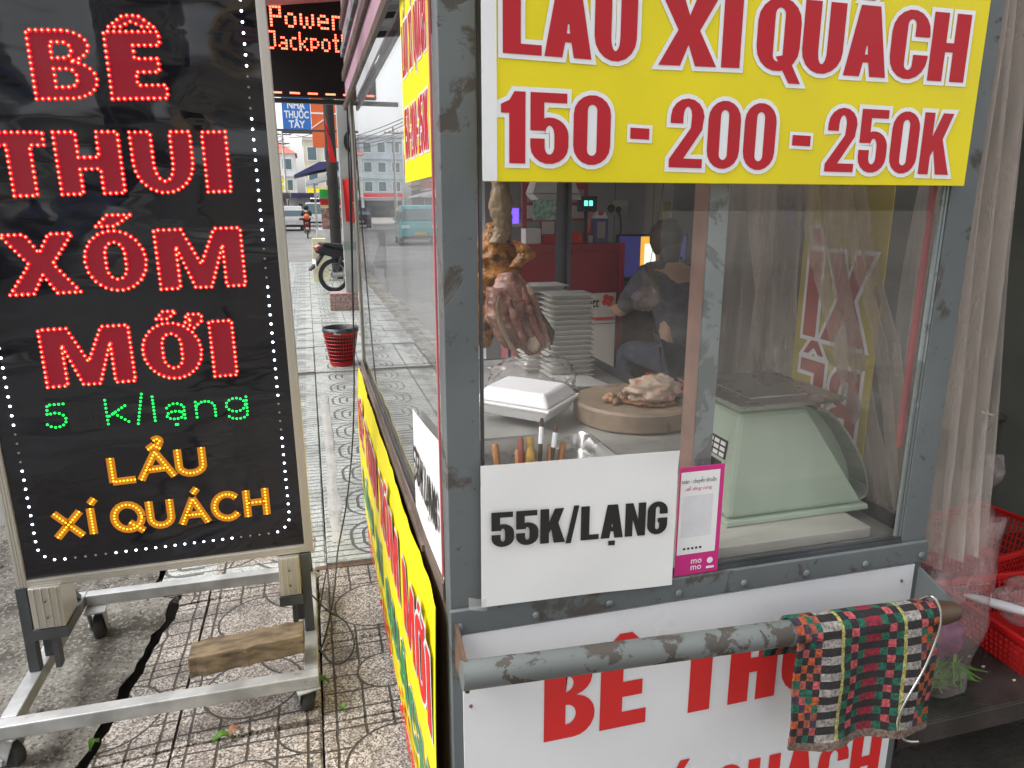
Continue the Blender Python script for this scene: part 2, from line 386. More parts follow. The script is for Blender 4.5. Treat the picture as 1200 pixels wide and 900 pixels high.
# ------------------------------------------------------------------ lettering
def arc(cx, cy, rx, ry, a0, a1, n=9):
    return [(cx + rx * math.cos(R(a0 + (a1 - a0) * i / n)), cy + ry * math.sin(R(a0 + (a1 - a0) * i / n))) for i in range(n + 1)]
def stadium(x0, y0, x1, y1, ry, n=9):
    rx = (x1 - x0) / 2; cx = (x0 + x1) / 2
    return arc(cx, y1 - ry, rx, ry, 0, 180, n) + arc(cx, y0 + ry, rx, ry, 180, 360, n)
def glyph(ch, w, s, t):
    """heavy capitals and figures: list of shapes, each [outline, hole, ...] in a box of height 1"""
    ry = min(.5, w * .62); g = []
    if ch == 'I': g = [[[(0, 0), (s, 0), (s, 1), (0, 1)]]]
    elif ch == '-': g = [[[(0, .36), (w, .36), (w, .36 + t * .95), (0, .36 + t * .95)]]]
    elif ch == '/': g = [[[(0, -.05), (s * .62, -.05), (w, 1.05), (w - s * .62, 1.05)]]]
    elif ch == 'L': g = [[[(0, 0), (w, 0), (w, t), (s, t), (s, 1), (0, 1)]]]
    elif ch == 'T': a = (w - s) / 2; g = [[[(a, 0), (a + s, 0), (a + s, 1 - t), (w, 1 - t), (w, 1), (0, 1), (0, 1 - t), (a, 1 - t)]]]
    elif ch == 'H': b = .5 - t / 2; g = [[[(0, 0), (s, 0), (s, b), (w - s, b), (w - s, 0), (w, 0), (w, 1), (w - s, 1), (w - s, b + t), (s, b + t), (s, 1), (0, 1)]]]
    elif ch == 'E': b = .5 - t / 2; g = [[[(0, 0), (w, 0), (w, t), (s, t), (s, b), (w * .9, b), (w * .9, b + t), (s, b + t), (s, 1 - t), (w * .96, 1 - t), (w * .96, 1), (0, 1)]]]
    elif ch == 'U':
        r2 = max(.05, ry - t)
        g = [[[(0, 1)] + arc(w / 2, ry, w / 2, ry, 180, 360) + [(w, 1), (w - s, 1)] + arc(w / 2, t + r2, w / 2 - s, r2, 360, 180) + [(s, 1)]]]
    elif ch in 'O0': g = [[stadium(0, 0, w, 1, ry), stadium(s, t, w - s, 1 - t, max(.05, min(.5 - t, (w - 2 * s) * .75)))]]
    elif ch == 'Q':
        g = [[stadium(0, 0, w, 1, ry), stadium(s, t, w - s, 1 - t, max(.05, min(.5 - t, (w - 2 * s) * .75)))], [[(w * .46, .20), (w * .80, -.16), (w * 1.08, -.16), (w * .72, .24)]]]
    elif ch in 'CG':
        r2 = max(.06, min(.5 - t, (w - 2 * s) * .8))
        o = [(w, .62)] + arc(w / 2, 1 - ry, w / 2, ry, 0, 180) + arc(w / 2, ry, w / 2, ry, 180, 360)
        inn = arc(w / 2, t + r2, w / 2 - s, r2, 360, 180) + arc(w / 2, 1 - t - r2, w / 2 - s, r2, 180, 0) + [(w - s, .62)]
        g = [[o + ([(w, .36)] if ch == 'C' else [(w, .5), (w * .52, .5), (w * .52, .37)]) + [(w - s, .36 if ch == 'C' else .37)] + inn]]
    elif ch == 'B':
        rx = w * .5
        rx = w * .42; o = [(0, 0)] + arc(w - rx, .275, rx, .275, -90, 80) + arc(w * .93 - rx, .77, rx, .23, -76, 90) + [(0, 1)]
        hx = w - s * .95
        h1 = [(s, t * .95)] + arc(hx - .06, .275, .07, .275 - t * .95, -90, 90) + [(s, .55 - t * .95)]
        h1 = [(s, t * .9), *arc(hx - .09, t * .9 + (.44 - t * .9) / 2, .10, (.44 - t * .9) / 2, -90, 90), (s, .44)]
        h2 = [(s, .60), *arc(hx - .12, .60 + (.4 - t * .9) / 2, .10, (.4 - t * .9) / 2, -90, 90), (s, 1 - t * .9)]
        g = [[o, h1, h2]]
    elif ch == 'A':
        a = s * .62; sl = (w / 2 - a); yb = .20; yt = yb + t * .85
        fx = lambda y, off: sl * y + off
        c1, c2 = fx(yb, s * 1.04), fx(yt, s * 1.04)
        ya = (w / 2 - s * 1.04) / max(sl, .02); ya = min(ya, .80)
        if w / 2 - c2 < .01: c2 = w / 2 - .015
        g = [[[(0, 0), (s * 1.04, 0), (c1, yb), (w - c1, yb), (w - s * 1.04, 0), (w, 0), (w / 2 + a, 1), (w / 2 - a, 1)], [(c2, yt), (w - c2, yt), (w / 2 + .008, ya), (w / 2 - .008, ya)]]]
    elif ch == 'X':
        a = s * 1.12; m = w / 2; q = .40 * a / w * 1.1
        g = [[[(0, 0), (a, 0), (m, .5 - q * 1.25), (w - a, 0), (w, 0), (m + a * .5, .5), (w, 1), (w - a, 1), (m, .5 + q * 1.25), (a, 1), (0, 1), (m - a * .5, .5)]]]
    elif ch == 'K': g = [[[(0, 0), (s, 0), (s, .30), (s * 1.25, .40), (w - s * 1.15, 0), (w + .03, 0), (s * 2.05, .58), (w, 1), (w - s * 1.05, 1), (s, .62), (s, 1), (0, 1)]]]
    elif ch == 'N': g = [[[(0, 0), (s * .92, 0), (s * .92, .50), (w - s * .92, 0), (w, 0), (w, 1), (w - s * .92, 1), (w - s * .92, .50), (s * .92, 1), (0, 1)]]]
    elif ch == 'M':
        q = s * .88; m = w / 2
        g = [[[(0, 0), (q, 0), (q, .72), (m - q * .42, 0), (m + q * .42, 0), (w - q, .72), (w - q, 0), (w, 0), (w, 1), (w - q * 1.35, 1), (m, .40), (q * 1.35, 1), (0, 1)]]]
    elif ch == '1': g = [[[(w * .30, 0), (w, 0), (w, 1), (w - s * .8, 1), (0, .82), (0, .68), (w - s * 1.05 if w - s * 1.05 > 0 else w * .3, .74), (w * .30, .74)]]] if False else [[[(w - s * 1.1, 0), (w, 0), (w, 1), (w - s * .75, 1), (w * .35, .88), (0, .82), (0, .70), (w - s * 1.1, .70)]]]
    elif ch == '5':
        g = [[[(0, 1), (0, .47), (s, .47)] + arc(w / 2, .40, w / 2 - s, .26 - t * .85, 180, 0) + arc(w / 2, .25, w / 2 - s, .25 - t, 360, 180) + [(s, .36), (0, .36)] + arc(w / 2, .25, w / 2, .25, 180, 360) + arc(w / 2, .40, w / 2, .26, 0, 100) + [(s * .95, .64), (s * .95, 1 - t), (w * .95, 1 - t), (w * .95, 1)]]]
    elif ch == '2':
        g = [[[(0, 0), (w, 0), (w, t), (s * 1.15, t), (w - .02, .56)] + arc(w / 2, .74, w / 2, .26, -20, 180) + [(0, .64), (s, .64)] + arc(w / 2, .74, w / 2 - s, .26 - t * .85, 180, -18, 7) + [(w - s * 1.05, .58), (0, t * .9)]]]
    return g
ACC = {'Ê': 'E^', 'Ó': "O'", 'Ớ': "O'h", 'Ẩ': 'A^k', 'Á': "A'", 'Í': "I'", 'Ạ': 'A.'}
WID = {'I': None, '-': .5, '/': .62, 'M': 1.45, 'L': .86, '1': .62, 'T': .95, 'E': .88, 'K': 1.08, 'Q': 1.02, 'A': 1.08, 'X': 1.08}
def accents(marks, w, s, t):
    out = []; c = w / 2
    for k in marks:
        if k == '^': out.append([[(c - w * .40, 1.07), (c - w * .20, 1.07), (c, 1.15), (c + w * .20, 1.07), (c + w * .40, 1.07), (c + w * .13, 1.235), (c - w * .13, 1.235)]])
        if k == "'" and 'h' in marks: out.append([[(w * .30, 1.07), (w * .50, 1.07), (w * .64, 1.20), (w * .42, 1.20)]]); continue
        if k == "'": out.append([[(c - w * .24, 1.07), (c + w * .06, 1.07), (c + w * .34, 1.25), (c - w * .04, 1.25)]])
        if k == 'k': out.append([[(c + w * .22, 1.25), (c + w * .34, 1.20), (c + w * .50, 1.31), (c + w * .44, 1.42), (c + w * .22, 1.42), (c + w * .22, 1.36), (c + w * .36, 1.36), (c + w * .38, 1.32)]])
        if k == 'h': out.append([[(w * .78, 1.0), (w * .92, .90), (w * 1.06, 1.02), (w * 1.07, 1.14), (w * .80, 1.14), (w * .80, 1.06), (w * .90, 1.05)]])
        if k == '.': out.append([[(c - s * .4, -.08), (c - s * .4, -.22), (c + s * .4, -.22), (c + s * .4, -.08)]])
    return out
def layout(text, w=.52, s=.18, t=.16, gap=.07, space=.3):
    """shapes of a line of heavy text, x from 0; returns (per-letter list of shapes), total width"""
    x = 0; res = []
    for ch in text:
        if ch == ' ': x += space; continue
        base, marks = (ACC[ch][0], ACC[ch][1:]) if ch in ACC else (ch, '')
        ww = WID.get(base, 1); ww = s if ww is None else w * ww
        sh = glyph(base, ww, s, t) + accents(marks, ww if base != 'I' else s * 2, s, t)
        off = x if True else 0
        if base == 'I' and marks: sh = glyph(base, ww, s, t) + [[[(p[0] - s * .5, p[1]) for p in lp] for lp in q] for q in accents(marks, s * 2, s, t)]
        res.append([[[(p[0] + off, p[1]) for p in lp] for lp in q] for q in sh]); x += ww + gap
    return res, x - gap
def area(lp): return sum(lp[i - 1][0] * lp[i][1] - lp[i][0] * lp[i - 1][1] for i in range(len(lp))) / 2
def offset(lp, d):
    """grow a closed outline by d (shrink if negative), mitred"""
    q = []
    for p in lp:
        if not q or math.hypot(p[0] - q[-1][0], p[1] - q[-1][1]) > 1e-6: q.append(p)
    if math.hypot(q[0][0] - q[-1][0], q[0][1] - q[-1][1]) < 1e-6: q.pop()
    sg = 1 if area(q) > 0 else -1; out = []; k = len(q)
    for i in range(k):
        a, b, c = q[i - 1], q[i], q[(i + 1) % k]
        d1 = Vector((b[0] - a[0], b[1] - a[1])).normalized(); d2 = Vector((c[0] - b[0], c[1] - b[1])).normalized()
        n1 = Vector((d1.y, -d1.x)) * sg; n2 = Vector((d2.y, -d2.x)) * sg; m = n1 + n2
        if m.length < .2: m = n1
        m.normalize(); f = d / max(.5, m.dot(n1)); out.append((b[0] + m.x * f, b[1] + m.y * f))
    for _ in range(4):                                      # close notches whose edge has turned over
        i = 0; hit = False
        while i < len(out) and len(out) > 4:
            j = (i + 1) % len(out); o1, o2, n1, n2 = q[i], q[j], out[i], out[j]
            if (o2[0] - o1[0]) * (n2[0] - n1[0]) + (o2[1] - o1[1]) * (n2[1] - n1[1]) < 0:
                out[i] = ((n1[0] + n2[0]) / 2, (n1[1] + n2[1]) / 2); q[i] = ((o1[0] + o2[0]) / 2, (o1[1] + o2[1]) / 2); del out[j]; del q[j]; hit = True
            i += 1
        if not hit: break
    return out
class Plane:
    """a board to write on: origin, unit vectors along the line and up, normal towards the reader"""
    def __init__(s, o, ux, uy): s.o = Vector(o); s.ux = Vector(ux).normalized(); s.uy = Vector(uy).normalized(); s.n = s.ux.cross(s.uy).normalized()
    def p(s, u, v, d=0.): return s.o + s.ux * u + s.uy * v + s.n * d
    def uv(s, P): P = Vector(P) - s.o; return P.dot(s.ux), P.dot(s.uy)
def write(mb, pl, text, u0, v0, u1, h, d=.0012, grow=0., mi=0, v1=None, skew=0., **kw):
    """fill letters of text between u0 and u1 with baseline v0..v1 and height h; returns outlines in board units"""
    letters, tw = layout(text, **kw); sx = (u1 - u0) / tw; v1 = v0 if v1 is None else v1; loops = []
    mp = lambda p: (u0 + p[0] * sx + p[1] * h * skew, v0 + (v1 - v0) * p[0] / tw + p[1] * h)
    for li, sh in enumerate(letters):
        if hasattr(mb, 'new'): mb.new()
        for si, q in enumerate(sh):
            lps = [[mp(p) for p in lp] for lp in q]
            if abs(area(lps[0])) < 1e-9: continue
            if grow:
                g = [offset(lps[0], grow)]
                for hl in lps[1:]:
                    hh = offset(hl, -grow)
                    if area(hh) * area(hl) > 0 and abs(area(hh)) < abs(area(hl)) and abs(area(hh)) > .12 * abs(area(hl)): g.append(hh)
                lps = g
            pts = [p for lp in lps for p in lp]
            tris = tessellate_polygon([[Vector((p[0], p[1], 0)) for p in lp] for lp in lps])
            dd = d + (li % 2) * .00012 + si * .00005
            fs = []
            for a, b, c in tris:
                ar = (pts[b][0] - pts[a][0]) * (pts[c][1] - pts[a][1]) - (pts[c][0] - pts[a][0]) * (pts[b][1] - pts[a][1])
                fs.append((a, b, c) if ar > 0 else (a, c, b))
            mb.add([pl.p(p[0], p[1], dd) for p in pts], fs, mi)
            loops += lps
    return loops
STROKES = {
 'L': [[(0, 1), (0, 0), (.75, 0)]], 'A': [[(0, 0), (.42, 1), (.84, 0)], [(.15, .34), (.69, .34)]],
 'U': [[(0, 1), (0, .3)] + arc(.36, .32, .36, .32, 190, 350, 8) + [(.72, .3), (.72, 1)]],
 'X': [[(0, 0), (.76, 1)], [(0, 1), (.76, 0)]], 'I': [[(0, 0), (0, 1)]], 'H': [[(0, 0), (0, 1)], [(.7, 0), (.7, 1)], [(.07, .52), (.63, .52)]],
 'C': [arc(.42, .5, .42, .5, 45, 318, 16)], 'Q': [arc(.45, .5, .45, .5, 0, 352, 20), [(.50, .26), (.9, -.08)]],
 '5': [[(.62, 1), (.1, 1), (.05, .58)] + arc(.3, .32, .34, .32, 118, -150, 12)], 'k': [[(0, 0), (0, 1)], [(.55, .68), (.06, .32)], [(.2, .42), (.6, 0)]],
 '/': [[(0, -.02), (.34, 1.08)]], 'l': [[(0, 0), (0, 1)]], 'a': [[(.58, 0), (.58, .5)] + arc(.3, .45, .28, .22, 10, 165, 7), arc(.28, .17, .28, .17, 60, 400, 11)],
 'n': [[(0, 0), (0, .66)], arc(.29, .38, .29, .28, 165, 0, 7) + [(.58, 0)]], 'g': [arc(.29, .34, .29, .30, 0, 350, 13), [(.62, .66), (.62, -.1)] + arc(.33, -.1, .29, .2, -10, -160, 7)],
 "'": [[(.06, 1.22), (.20, 1.38)]], '^': [[(.0, 1.14), (.19, 1.27), (.38, 1.14)]], '?': [arc(.1, 1.42, .10, .085, 150, -70, 6)], '.': [[(0, -.24), (.06, -.24)]]}
def resample(pl_, step, closed=False):
    pts = list(pl_) + ([pl_[0]] if closed else []); out = [pts[0]]; acc = 0
    L = sum(math.hypot(b[0] - a[0], b[1] - a[1]) for a, b in zip(pts, pts[1:])); n = max(1, round(L / step)); st = L / n; nxt = st
    for a, b in zip(pts, pts[1:]):
        l = math.hypot(b[0] - a[0], b[1] - a[1])
        while l > 0 and nxt <= acc + l + 1e-9 and len(out) < n + (0 if closed else 1):
            f = (nxt - acc) / l; out.append((a[0] + (b[0] - a[0]) * f, a[1] + (b[1] - a[1]) * f)); nxt += st
        acc += l
    return out
def dot(mb, P, n, r, mi=0, h=.8, halo=0, top=.6):
    n = Vector(n); u = n.cross(Vector((0, 0, 1))); u = u.normalized() if u.length > .01 else Vector((1, 0, 0)); w = n.cross(u)
    vs = [P + (u * math.cos(a) + w * math.sin(a)) * r for a in [k * math.pi / 3 for k in range(6)]]
    vs += [P + (u * math.cos(a) + w * math.sin(a)) * r * top + n * r * h for a in [k * math.pi / 3 for k in range(6)]]
    mb.add(vs, [(i, (i + 1) % 6, 6 + (i + 1) % 6, 6 + i) for i in range(6)], halo or mi); b = len(mb.v) - 12; mb.f.append(tuple(range(b + 6, b + 12))); mb.m.append(mi)
def ribbon(mb, pl, line, wd, d, mi=0):
    for k, (a, b) in enumerate(zip(line, line[1:])):
        t = Vector((b[0] - a[0], b[1] - a[1])); L = t.length
        if L < 1e-9: continue
        t /= L; n = Vector((-t.y, t.x)) * wd / 2; e = t * wd * .12; dd = d + (k % 3) * .00006
        mb.add([pl.p(a[0] - n.x - e.x, a[1] - n.y - e.y, dd), pl.p(b[0] - n.x + e.x, b[1] - n.y + e.y, dd), pl.p(b[0] + n.x + e.x, b[1] + n.y + e.y, dd), pl.p(a[0] + n.x - e.x, a[1] + n.y - e.y, dd)], [(0, 1, 2, 3)], mi)
_font = None
def small_text(name, text, pl, u0, v0, size, mat, parent, d=.0012, width=None, bold=0., align='LEFT', skew=0):
    """running text in the plain built-in face"""
    cu = bpy.data.curves.new(name, 'FONT'); cu.body = text; cu.size = 1; cu.offset = bold; cu.shear = skew; cu.resolution_u = 2
    ob = bpy.data.objects.new(name, cu); COL.objects.link(ob)
    dg = bpy.context.evaluated_depsgraph_get(); me = bpy.data.meshes.new_from_object(ob.evaluated_get(dg)); COL.objects.unlink(ob); bpy.data.objects.remove(ob)
    if not len(me.vertices): return None
    xs = [v.co.x for v in me.vertices]; x0, x1 = min(xs), max(xs); k = size; kx = size if width is None else width / (x1 - x0)
    vs = [pl.p(u0 + (v.co.x - x0) * kx, v0 + v.co.y * k, d) for v in me.vertices]
    mb = MB().add(vs, [tuple(p.vertices) for p in me.polygons]); bpy.data.meshes.remove(me)
    return mb.build(name, mat, parent)

# ------------------------------------------------------------------ the setting: ground, road, pavement
def struct(o): return tag(o, kind='structure')
g = MB(); g.add([(-500, -300, -.22), (500, -300, -.22), (500, 900, -.22), (-500, 900, -.22)], [(0, 1, 2, 3)]); struct(g.build('ground', M['earth'], origin=(0, 0, 0)))
g = MB()                                                    # the street runs beside the pavement and opens into a junction beyond it
g.add([(-8.2, -40, -.10), (-1.0, -40, -.10), (-1.0, 20.2, -.10), (9, 20.2, -.10), (9, 27, -.10), (2.4, 27, -.10), (2.4, 150, -.10), (-8.2, 150, -.10)], [(0, 1, 2, 3, 4, 5, 6, 7)])
struct(g.build('road', M['asphalt'], origin=(0, 0, 0)))
def sheet_z(x, y): return noise.noise(Vector((x * 2.1, y * 1.7, 3))) * .014 + noise.noise(Vector((x * 9, y * 8, 1))) * .009 + noise.noise(Vector((x * 31, y * 27, 1))) * .005 + max(0, noise.noise(Vector((x * 14, y * 5, 7))) - .25) * .03
def kerb_edge(y):
    e = -.675 if y < 1.75 else -.675 + .135 * (y - 1.75) if y < 2.74 else -.66
    return e + .018 * noise.noise(Vector((0, y * 6, 0))) + .014 * noise.noise(Vector((3, y * 24, 0)))
def apron(u, v):
    y = -1.0 + 21.2 * v ** 1.7; x0 = -1.55 if y < 4 else -1.05; edge = kerb_edge(y) - (.030 if y < 2.74 else .012) * (1 + .8 * noise.noise(Vector((9, y * 7, 0))))
    x = x0 + (edge - x0) * u; z = -.040 + .02 * u + sheet_z(x, y)
    if u < .15: z -= .06 * (1 - u / .15)
    if (x + .835) ** 2 + ((y - 2.10) * .8) ** 2 < .0009: z -= .05
    return (x, y, z)
struct(MB().sheet(apron, 110, 420).build('concrete_kerb', M['concrete'], smooth=True, origin=(0, 0, 0)))
pav = MB().cub(-.50, 1.32, -1, 20, -.2, -.034)
pav.cub(1.32, 2.9, -1, 6, -.2, -.012)
pav = struct(pav.build('pavement', M['joint'], origin=(0, 0, 0)))
def slab(h, wx, wy, bev=.006):
    m = MB(); a, b = wx / 2, wy / 2
    m.frus((-a, a, -b, b, -h), (-a, a, -b, b, -bev)); m2 = MB()
    vs = [(-a, -b, -h), (a, -b, -h), (a, b, -h), (-a, b, -h), (-a, -b, -bev), (a, -b, -bev), (a, b, -bev), (-a, b, -bev), (-a + bev, -b + bev, 0), (a - bev, -b + bev, 0), (a - bev, b - bev, 0), (-a + bev, b - bev, 0)]
    fs = [(0, 3, 2, 1)] + [(i, (i + 1) % 4, 4 + (i + 1) % 4, 4 + i) for i in range(4)] + [(4 + i, 4 + (i + 1) % 4, 8 + (i + 1) % 4, 8 + i) for i in range(4)] + [(8, 9, 10, 11)]
    return m2.add(vs, fs)
def tile_mesh(name, mat, wx=.394, wy=.394):
    me = bpy.data.meshes.new(name); m = slab(.03, wx, wy); me.from_pydata(m.v, [], m.f); me.materials.append(mat); return me
def put_tile(me, x, y, z, tx=0, ty=0, rz=0):
    o = bpy.data.objects.new('tile', me); COL.objects.link(o); o.parent = pav; o.location = (x, y, z); o.rotation_euler = (tx, ty, rz); return o
meA = tile_mesh('tile', M['tileA']); meB = tile_mesh('tile', M['tileB']); meE = tile_mesh('tile', M['tileA'], .20, .394); meEB = tile_mesh('tile', M['tileB'], .23, .394)
rt = random.Random(3)
for j in range(-5, 5):                                      # reddish terrazzo in front
    for i in range(0, 4):
        x = -.247 + .4 * i; y = 1.67 + .4 * (j - 1) - .02 * (i + .5); 
        if j == 4 and i > 2: continue
        jz, ta, tb = rt.uniform(-.004, .003), R(rt.uniform(-.7, .7)), R(rt.uniform(-.7, .7))
        if i == -2: continue
        dz = -.012 if i < 0 else 0
        put_tile(meA, x, y, dz + jz, ta, tb + (R(-2.4) if i == 0 else 0) - (R(2.5) if i == -1 else 0), rt.choice([0, 1, 2, 3]) * math.pi / 2)
        
for j in range(-5, 5):
    y0 = 1.66 + .4 * (j - 1) - .196; y1 = min(y0 + .392, 2.745); n = 14
    left = [(kerb_edge(y0 + (y1 - y0) * k / n), y0 + (y1 - y0) * k / n) for k in range(n + 1)]
    poly = [(-.452, y0), (-.452, y1)] + left[::-1]; m = MB(); tz = -.012 + rt.uniform(-.004, .003); k = len(poly); poly = poly[::-1]
    vs = [Vector((x, y, tz - .035 + (x + .45) * .08)) for x, y in poly] + [Vector((x, y, tz + (x + .45) * .08)) for x, y in poly]
    m.add(vs, [tuple(range(k)), tuple(reversed(range(k, 2 * k)))] + [(i, (i + 1) % k, k + (i + 1) % k, k + i) for i in range(k)])
    o = m.build('tile', M['tileA'], pav); c = Vector((-.647, (y0 + y1) / 2, 0)); o.data.transform(Matrix.Translation(-c)); o.location = c
for j in range(12):                                         # paler tiles beyond the step, one by one as far as they can be told apart
    for i in range(-1, 4):
        x = .19 + .4 * i; y = 2.98 + .4 * j; up = .018 if y < 6.3 else .03
        if i == 3 and y < 3.3: continue
        put_tile(meB, x, y, up + rt.uniform(-.003, .003) - (.01 if i < 0 else 0), R(rt.uniform(-.5, .5)), R(rt.uniform(-.5, .5)), 0)
    put_tile(meEB, -.529, y, up - .02, 0, R(-2), 0)
far = MB()
for j in range(31):
    for i in range(-2, 4):
        x = .19 + .4 * i; y = 7.78 + .4 * j; wx = .197
        a, b = (x - wx, x + wx) if i > -2 else (-.645, -.41)
        far.cub(a, b, y - .197, y + .197, -.02, .03 + rt.uniform(-.004, .004))
tag(far.build('tile', M['tileB'], pav), kind='stuff')
m = MB(); m.sheet(lambda u, v: (.045 + .055 * (u - .5) * (1 + .5 * noise.noise(Vector((0, v * 9, 2)))) + .02 * noise.noise(Vector((1, v * 6, 0))), 2.95 + 2.6 * v, .026 + .004 * noise.noise(Vector((u * 4, v * 30, 0))) - .010 * abs(u - .5)), 5, 60)
m.build('cement_repair', M['cement'], pav, smooth=True)
m = MB().cub(-.66, 1.3, 2.755, 2.785, -.03, .004); m.cub(-.66, 1.3, 6.385, 6.405, -.02, .024); m.build('step_edge', M['rust'], pav)
m = MB()
for k in range(26):                                        # broken lumps along the kerb gap
    x, y = rt.uniform(-.70, -.655), rt.uniform(2.3, 3.4); r = rt.uniform(.010, .028); m.blob((x, y, -.035), (r, r * 1.3, r * .8), 7, 5, .3, 2, k)
for k in range(60):
    x, y = rt.uniform(-1.4, -.68), rt.uniform(1.5, 5); r = rt.uniform(.004, .011); m.blob((x, y, -.032 + sheet_z(x, y)), (r, r * 1.3, r * .7), 6, 4, .3, 2, k)
tag(m.build('rubble', M['concrete'], smooth=True), 'loose crumbs of broken concrete along the kerb gap', 'rubble', kind='stuff')
# small fallen leaves
def leaf(loc, L, rz, mat, label, tilt=.3):
    c = Vector(loc); m = MB()
    def fn(u, v):
        w = .42 * L * math.sin(math.pi * min(1, u * .92 + .05)) ** .8; a = (v - .5) * 2
        p = Vector((u * L - L / 2, a * w / 2, .012 * abs(a) + .012 * math.sin(u * 4) + .004)); return c + Matrix.Rotation(rz, 3, 'Z') @ p
    m.sheet(fn, 8, 4); o = m.build('leaf', mat, smooth=True, solid=.0006); return tag(o, label, 'leaf')
p = at(262, 868, Z=0); leaf((p.x, p.y, .0), .055, R(25), M['leaf'], 'fallen green leaf lying on the reddish tiles')
p = at(276, 861, Z=0); leaf((p.x, p.y, .004), .045, R(60), M['leafpink'], 'pinkish withered leaf touching the fallen green leaf on the tiles')
p = at(110, 868, Z=0); leaf((p.x, p.y, -.02), .05, R(80), M['leaf'], 'small green weed leaf in the dark gap beside the kerb')
p = at(380, 802, Z=0); leaf((p.x, p.y, .003), .03, R(10), M['leaf'], 'tiny green leaf beside the right front caster')
p = at(401, 835, Z=0); leaf((p.x, p.y, .003), .03, R(120), M['leaf'], 'tiny pale leaf on the tiles beside the yellow banner')

# ------------------------------------------------------------------ LED sign on its wheeled stand
t = NT('glossy_black_film'); b = t.b; v = t.co()
b.inputs['Base Color'].default_value = (.010, .010, .014, 1); b.inputs['IOR'].default_value = 1.52
t.put(b.inputs['Roughness'], t.rng(t.noise(9, v, 5, .6), .35, .75, .05, .16))
sp = t.n('ShaderNodeSeparateXYZ'); t.t.links.new(v, sp.inputs[0])
msk = t.m('MULTIPLY', t.rng(sp.outputs[2], 1.35, 1.85), t.rng(sp.outputs[0], -.05, .2))     # film has come loose towards the upper right corner
hgt = t.m('MULTIPLY', t.noise(1.7, t.scalev(v, (1, 1, 1.6)), 1, .3, .8), t.m('MULTIPLY_ADD', msk, 1.2, .42))
t.bump(t.m('ADD', hgt, t.m('MULTIPLY', t.noise(7, t.scalev(v, (1, 1, 3)), 1, .3, .8), .02)), .10)
M['film_black'] = t.mat
M['led_red'] = emit('red_led', (1.0, .20, .06), 2.2)
M['led_halo'] = emit('red_led_halo', (1.0, .008, .028), .62)  # red glow round each lamp, put into its flared sides
M['led_white'] = emit('white_led', (.75, .85, 1.0), 5.0)
M['led_dim'] = pm('unlit_led', (.34, .31, .28), .3, 0, .05)
M['led_green'] = emit('green_led', (.008, 1.0, .10), .9)
M['led_yellow'] = emit('yellow_led', (1.0, .50, .02), 1.1)
M['vinyl_red'] = pm('glowing_red_vinyl', (.16, .0015, .010), .75, 0, .08, emit=.05, emcol=(.9, .003, .045))  # faint emission added to the letter fill for the lamps' red glow
M['vinyl_amber'] = pm('glowing_amber_vinyl', (.42, .15, .005), .6, 0, .05, emit=.11, emcol=(.9, .30, .005))  # amber glow of the lamps put into the fill as emission
M['matrix_red'] = emit('red_matrix_led', (1.0, .09, .045), 3.0)

SX0, SX1, SY, SZ0, SZ1 = -.845, -.046, 2.12, .40, 2.28
SIGN = thing('led_sign', 'tall black LED sign with glowing red letters on a wheeled steel stand', 'sign', ((SX0 + SX1) / 2, SY + .1, 0))
ROLL = R(-.75)
RM = Matrix.Translation((SX1, SY, SZ0)) @ Matrix.Rotation(ROLL, 4, 'Y') @ Matrix.Translation((-SX1, -SY, -SZ0))
def rb(name, mat, par, *a, bevel=0):
    mb = MB().cub(*a, M=RM); return mb.build(name, mat, par, bevel=bevel)
FW = .024
panel = rb('panel', M['film_black'], SIGN, SX0 + FW - .004, SX1 - FW + .004, SY + .008, SY + .075, SZ0 + FW - .004, SZ1 - FW)
def rail(x0, x1, z0, z1, vert):
    m = MB(); m.cub(x0, x1, SY, SY + .09, z0, z1, M=RM)
    for k in range(3):                                      # ribs of the extrusion
        if vert: c = x0 + (x1 - x0) * (k + .75) / 3.4; m.cub(c - .0018, c + .0018, SY - .0025, SY + .001, z0, z1, M=RM)
        else: c = z0 + (z1 - z0) * (k + .75) / 3.4; m.cub(x0, x1, SY - .0025, SY + .001, c - .0018, c + .0018, M=RM)
    return m.build('frame_rail', M['alu'], SIGN)
rail(SX0, SX0 + FW, SZ0, SZ1, True); rail(SX1 - FW, SX1, SZ0, SZ1, True); rail(SX0 + FW, SX1 - FW, SZ0, SZ0 + FW, False); rail(SX0 + FW, SX1 - FW, SZ1 - FW, SZ1, False)
rb('back_board', M['darksteel'], SIGN, SX0 + .01, SX1 - .01, SY + .091, SY + .105, SZ0 + .01, SZ1 - .01)
SP = Plane(RM @ Vector((SX0, SY + .008, SZ0)), (RM.to_3x3() @ Vector((1, 0, 0))), (RM.to_3x3() @ Vector((0, 0, 1))))
def suv(x, y): return SP.uv(at(x, y, Y=SY + .006))
LED_STEP = .0138
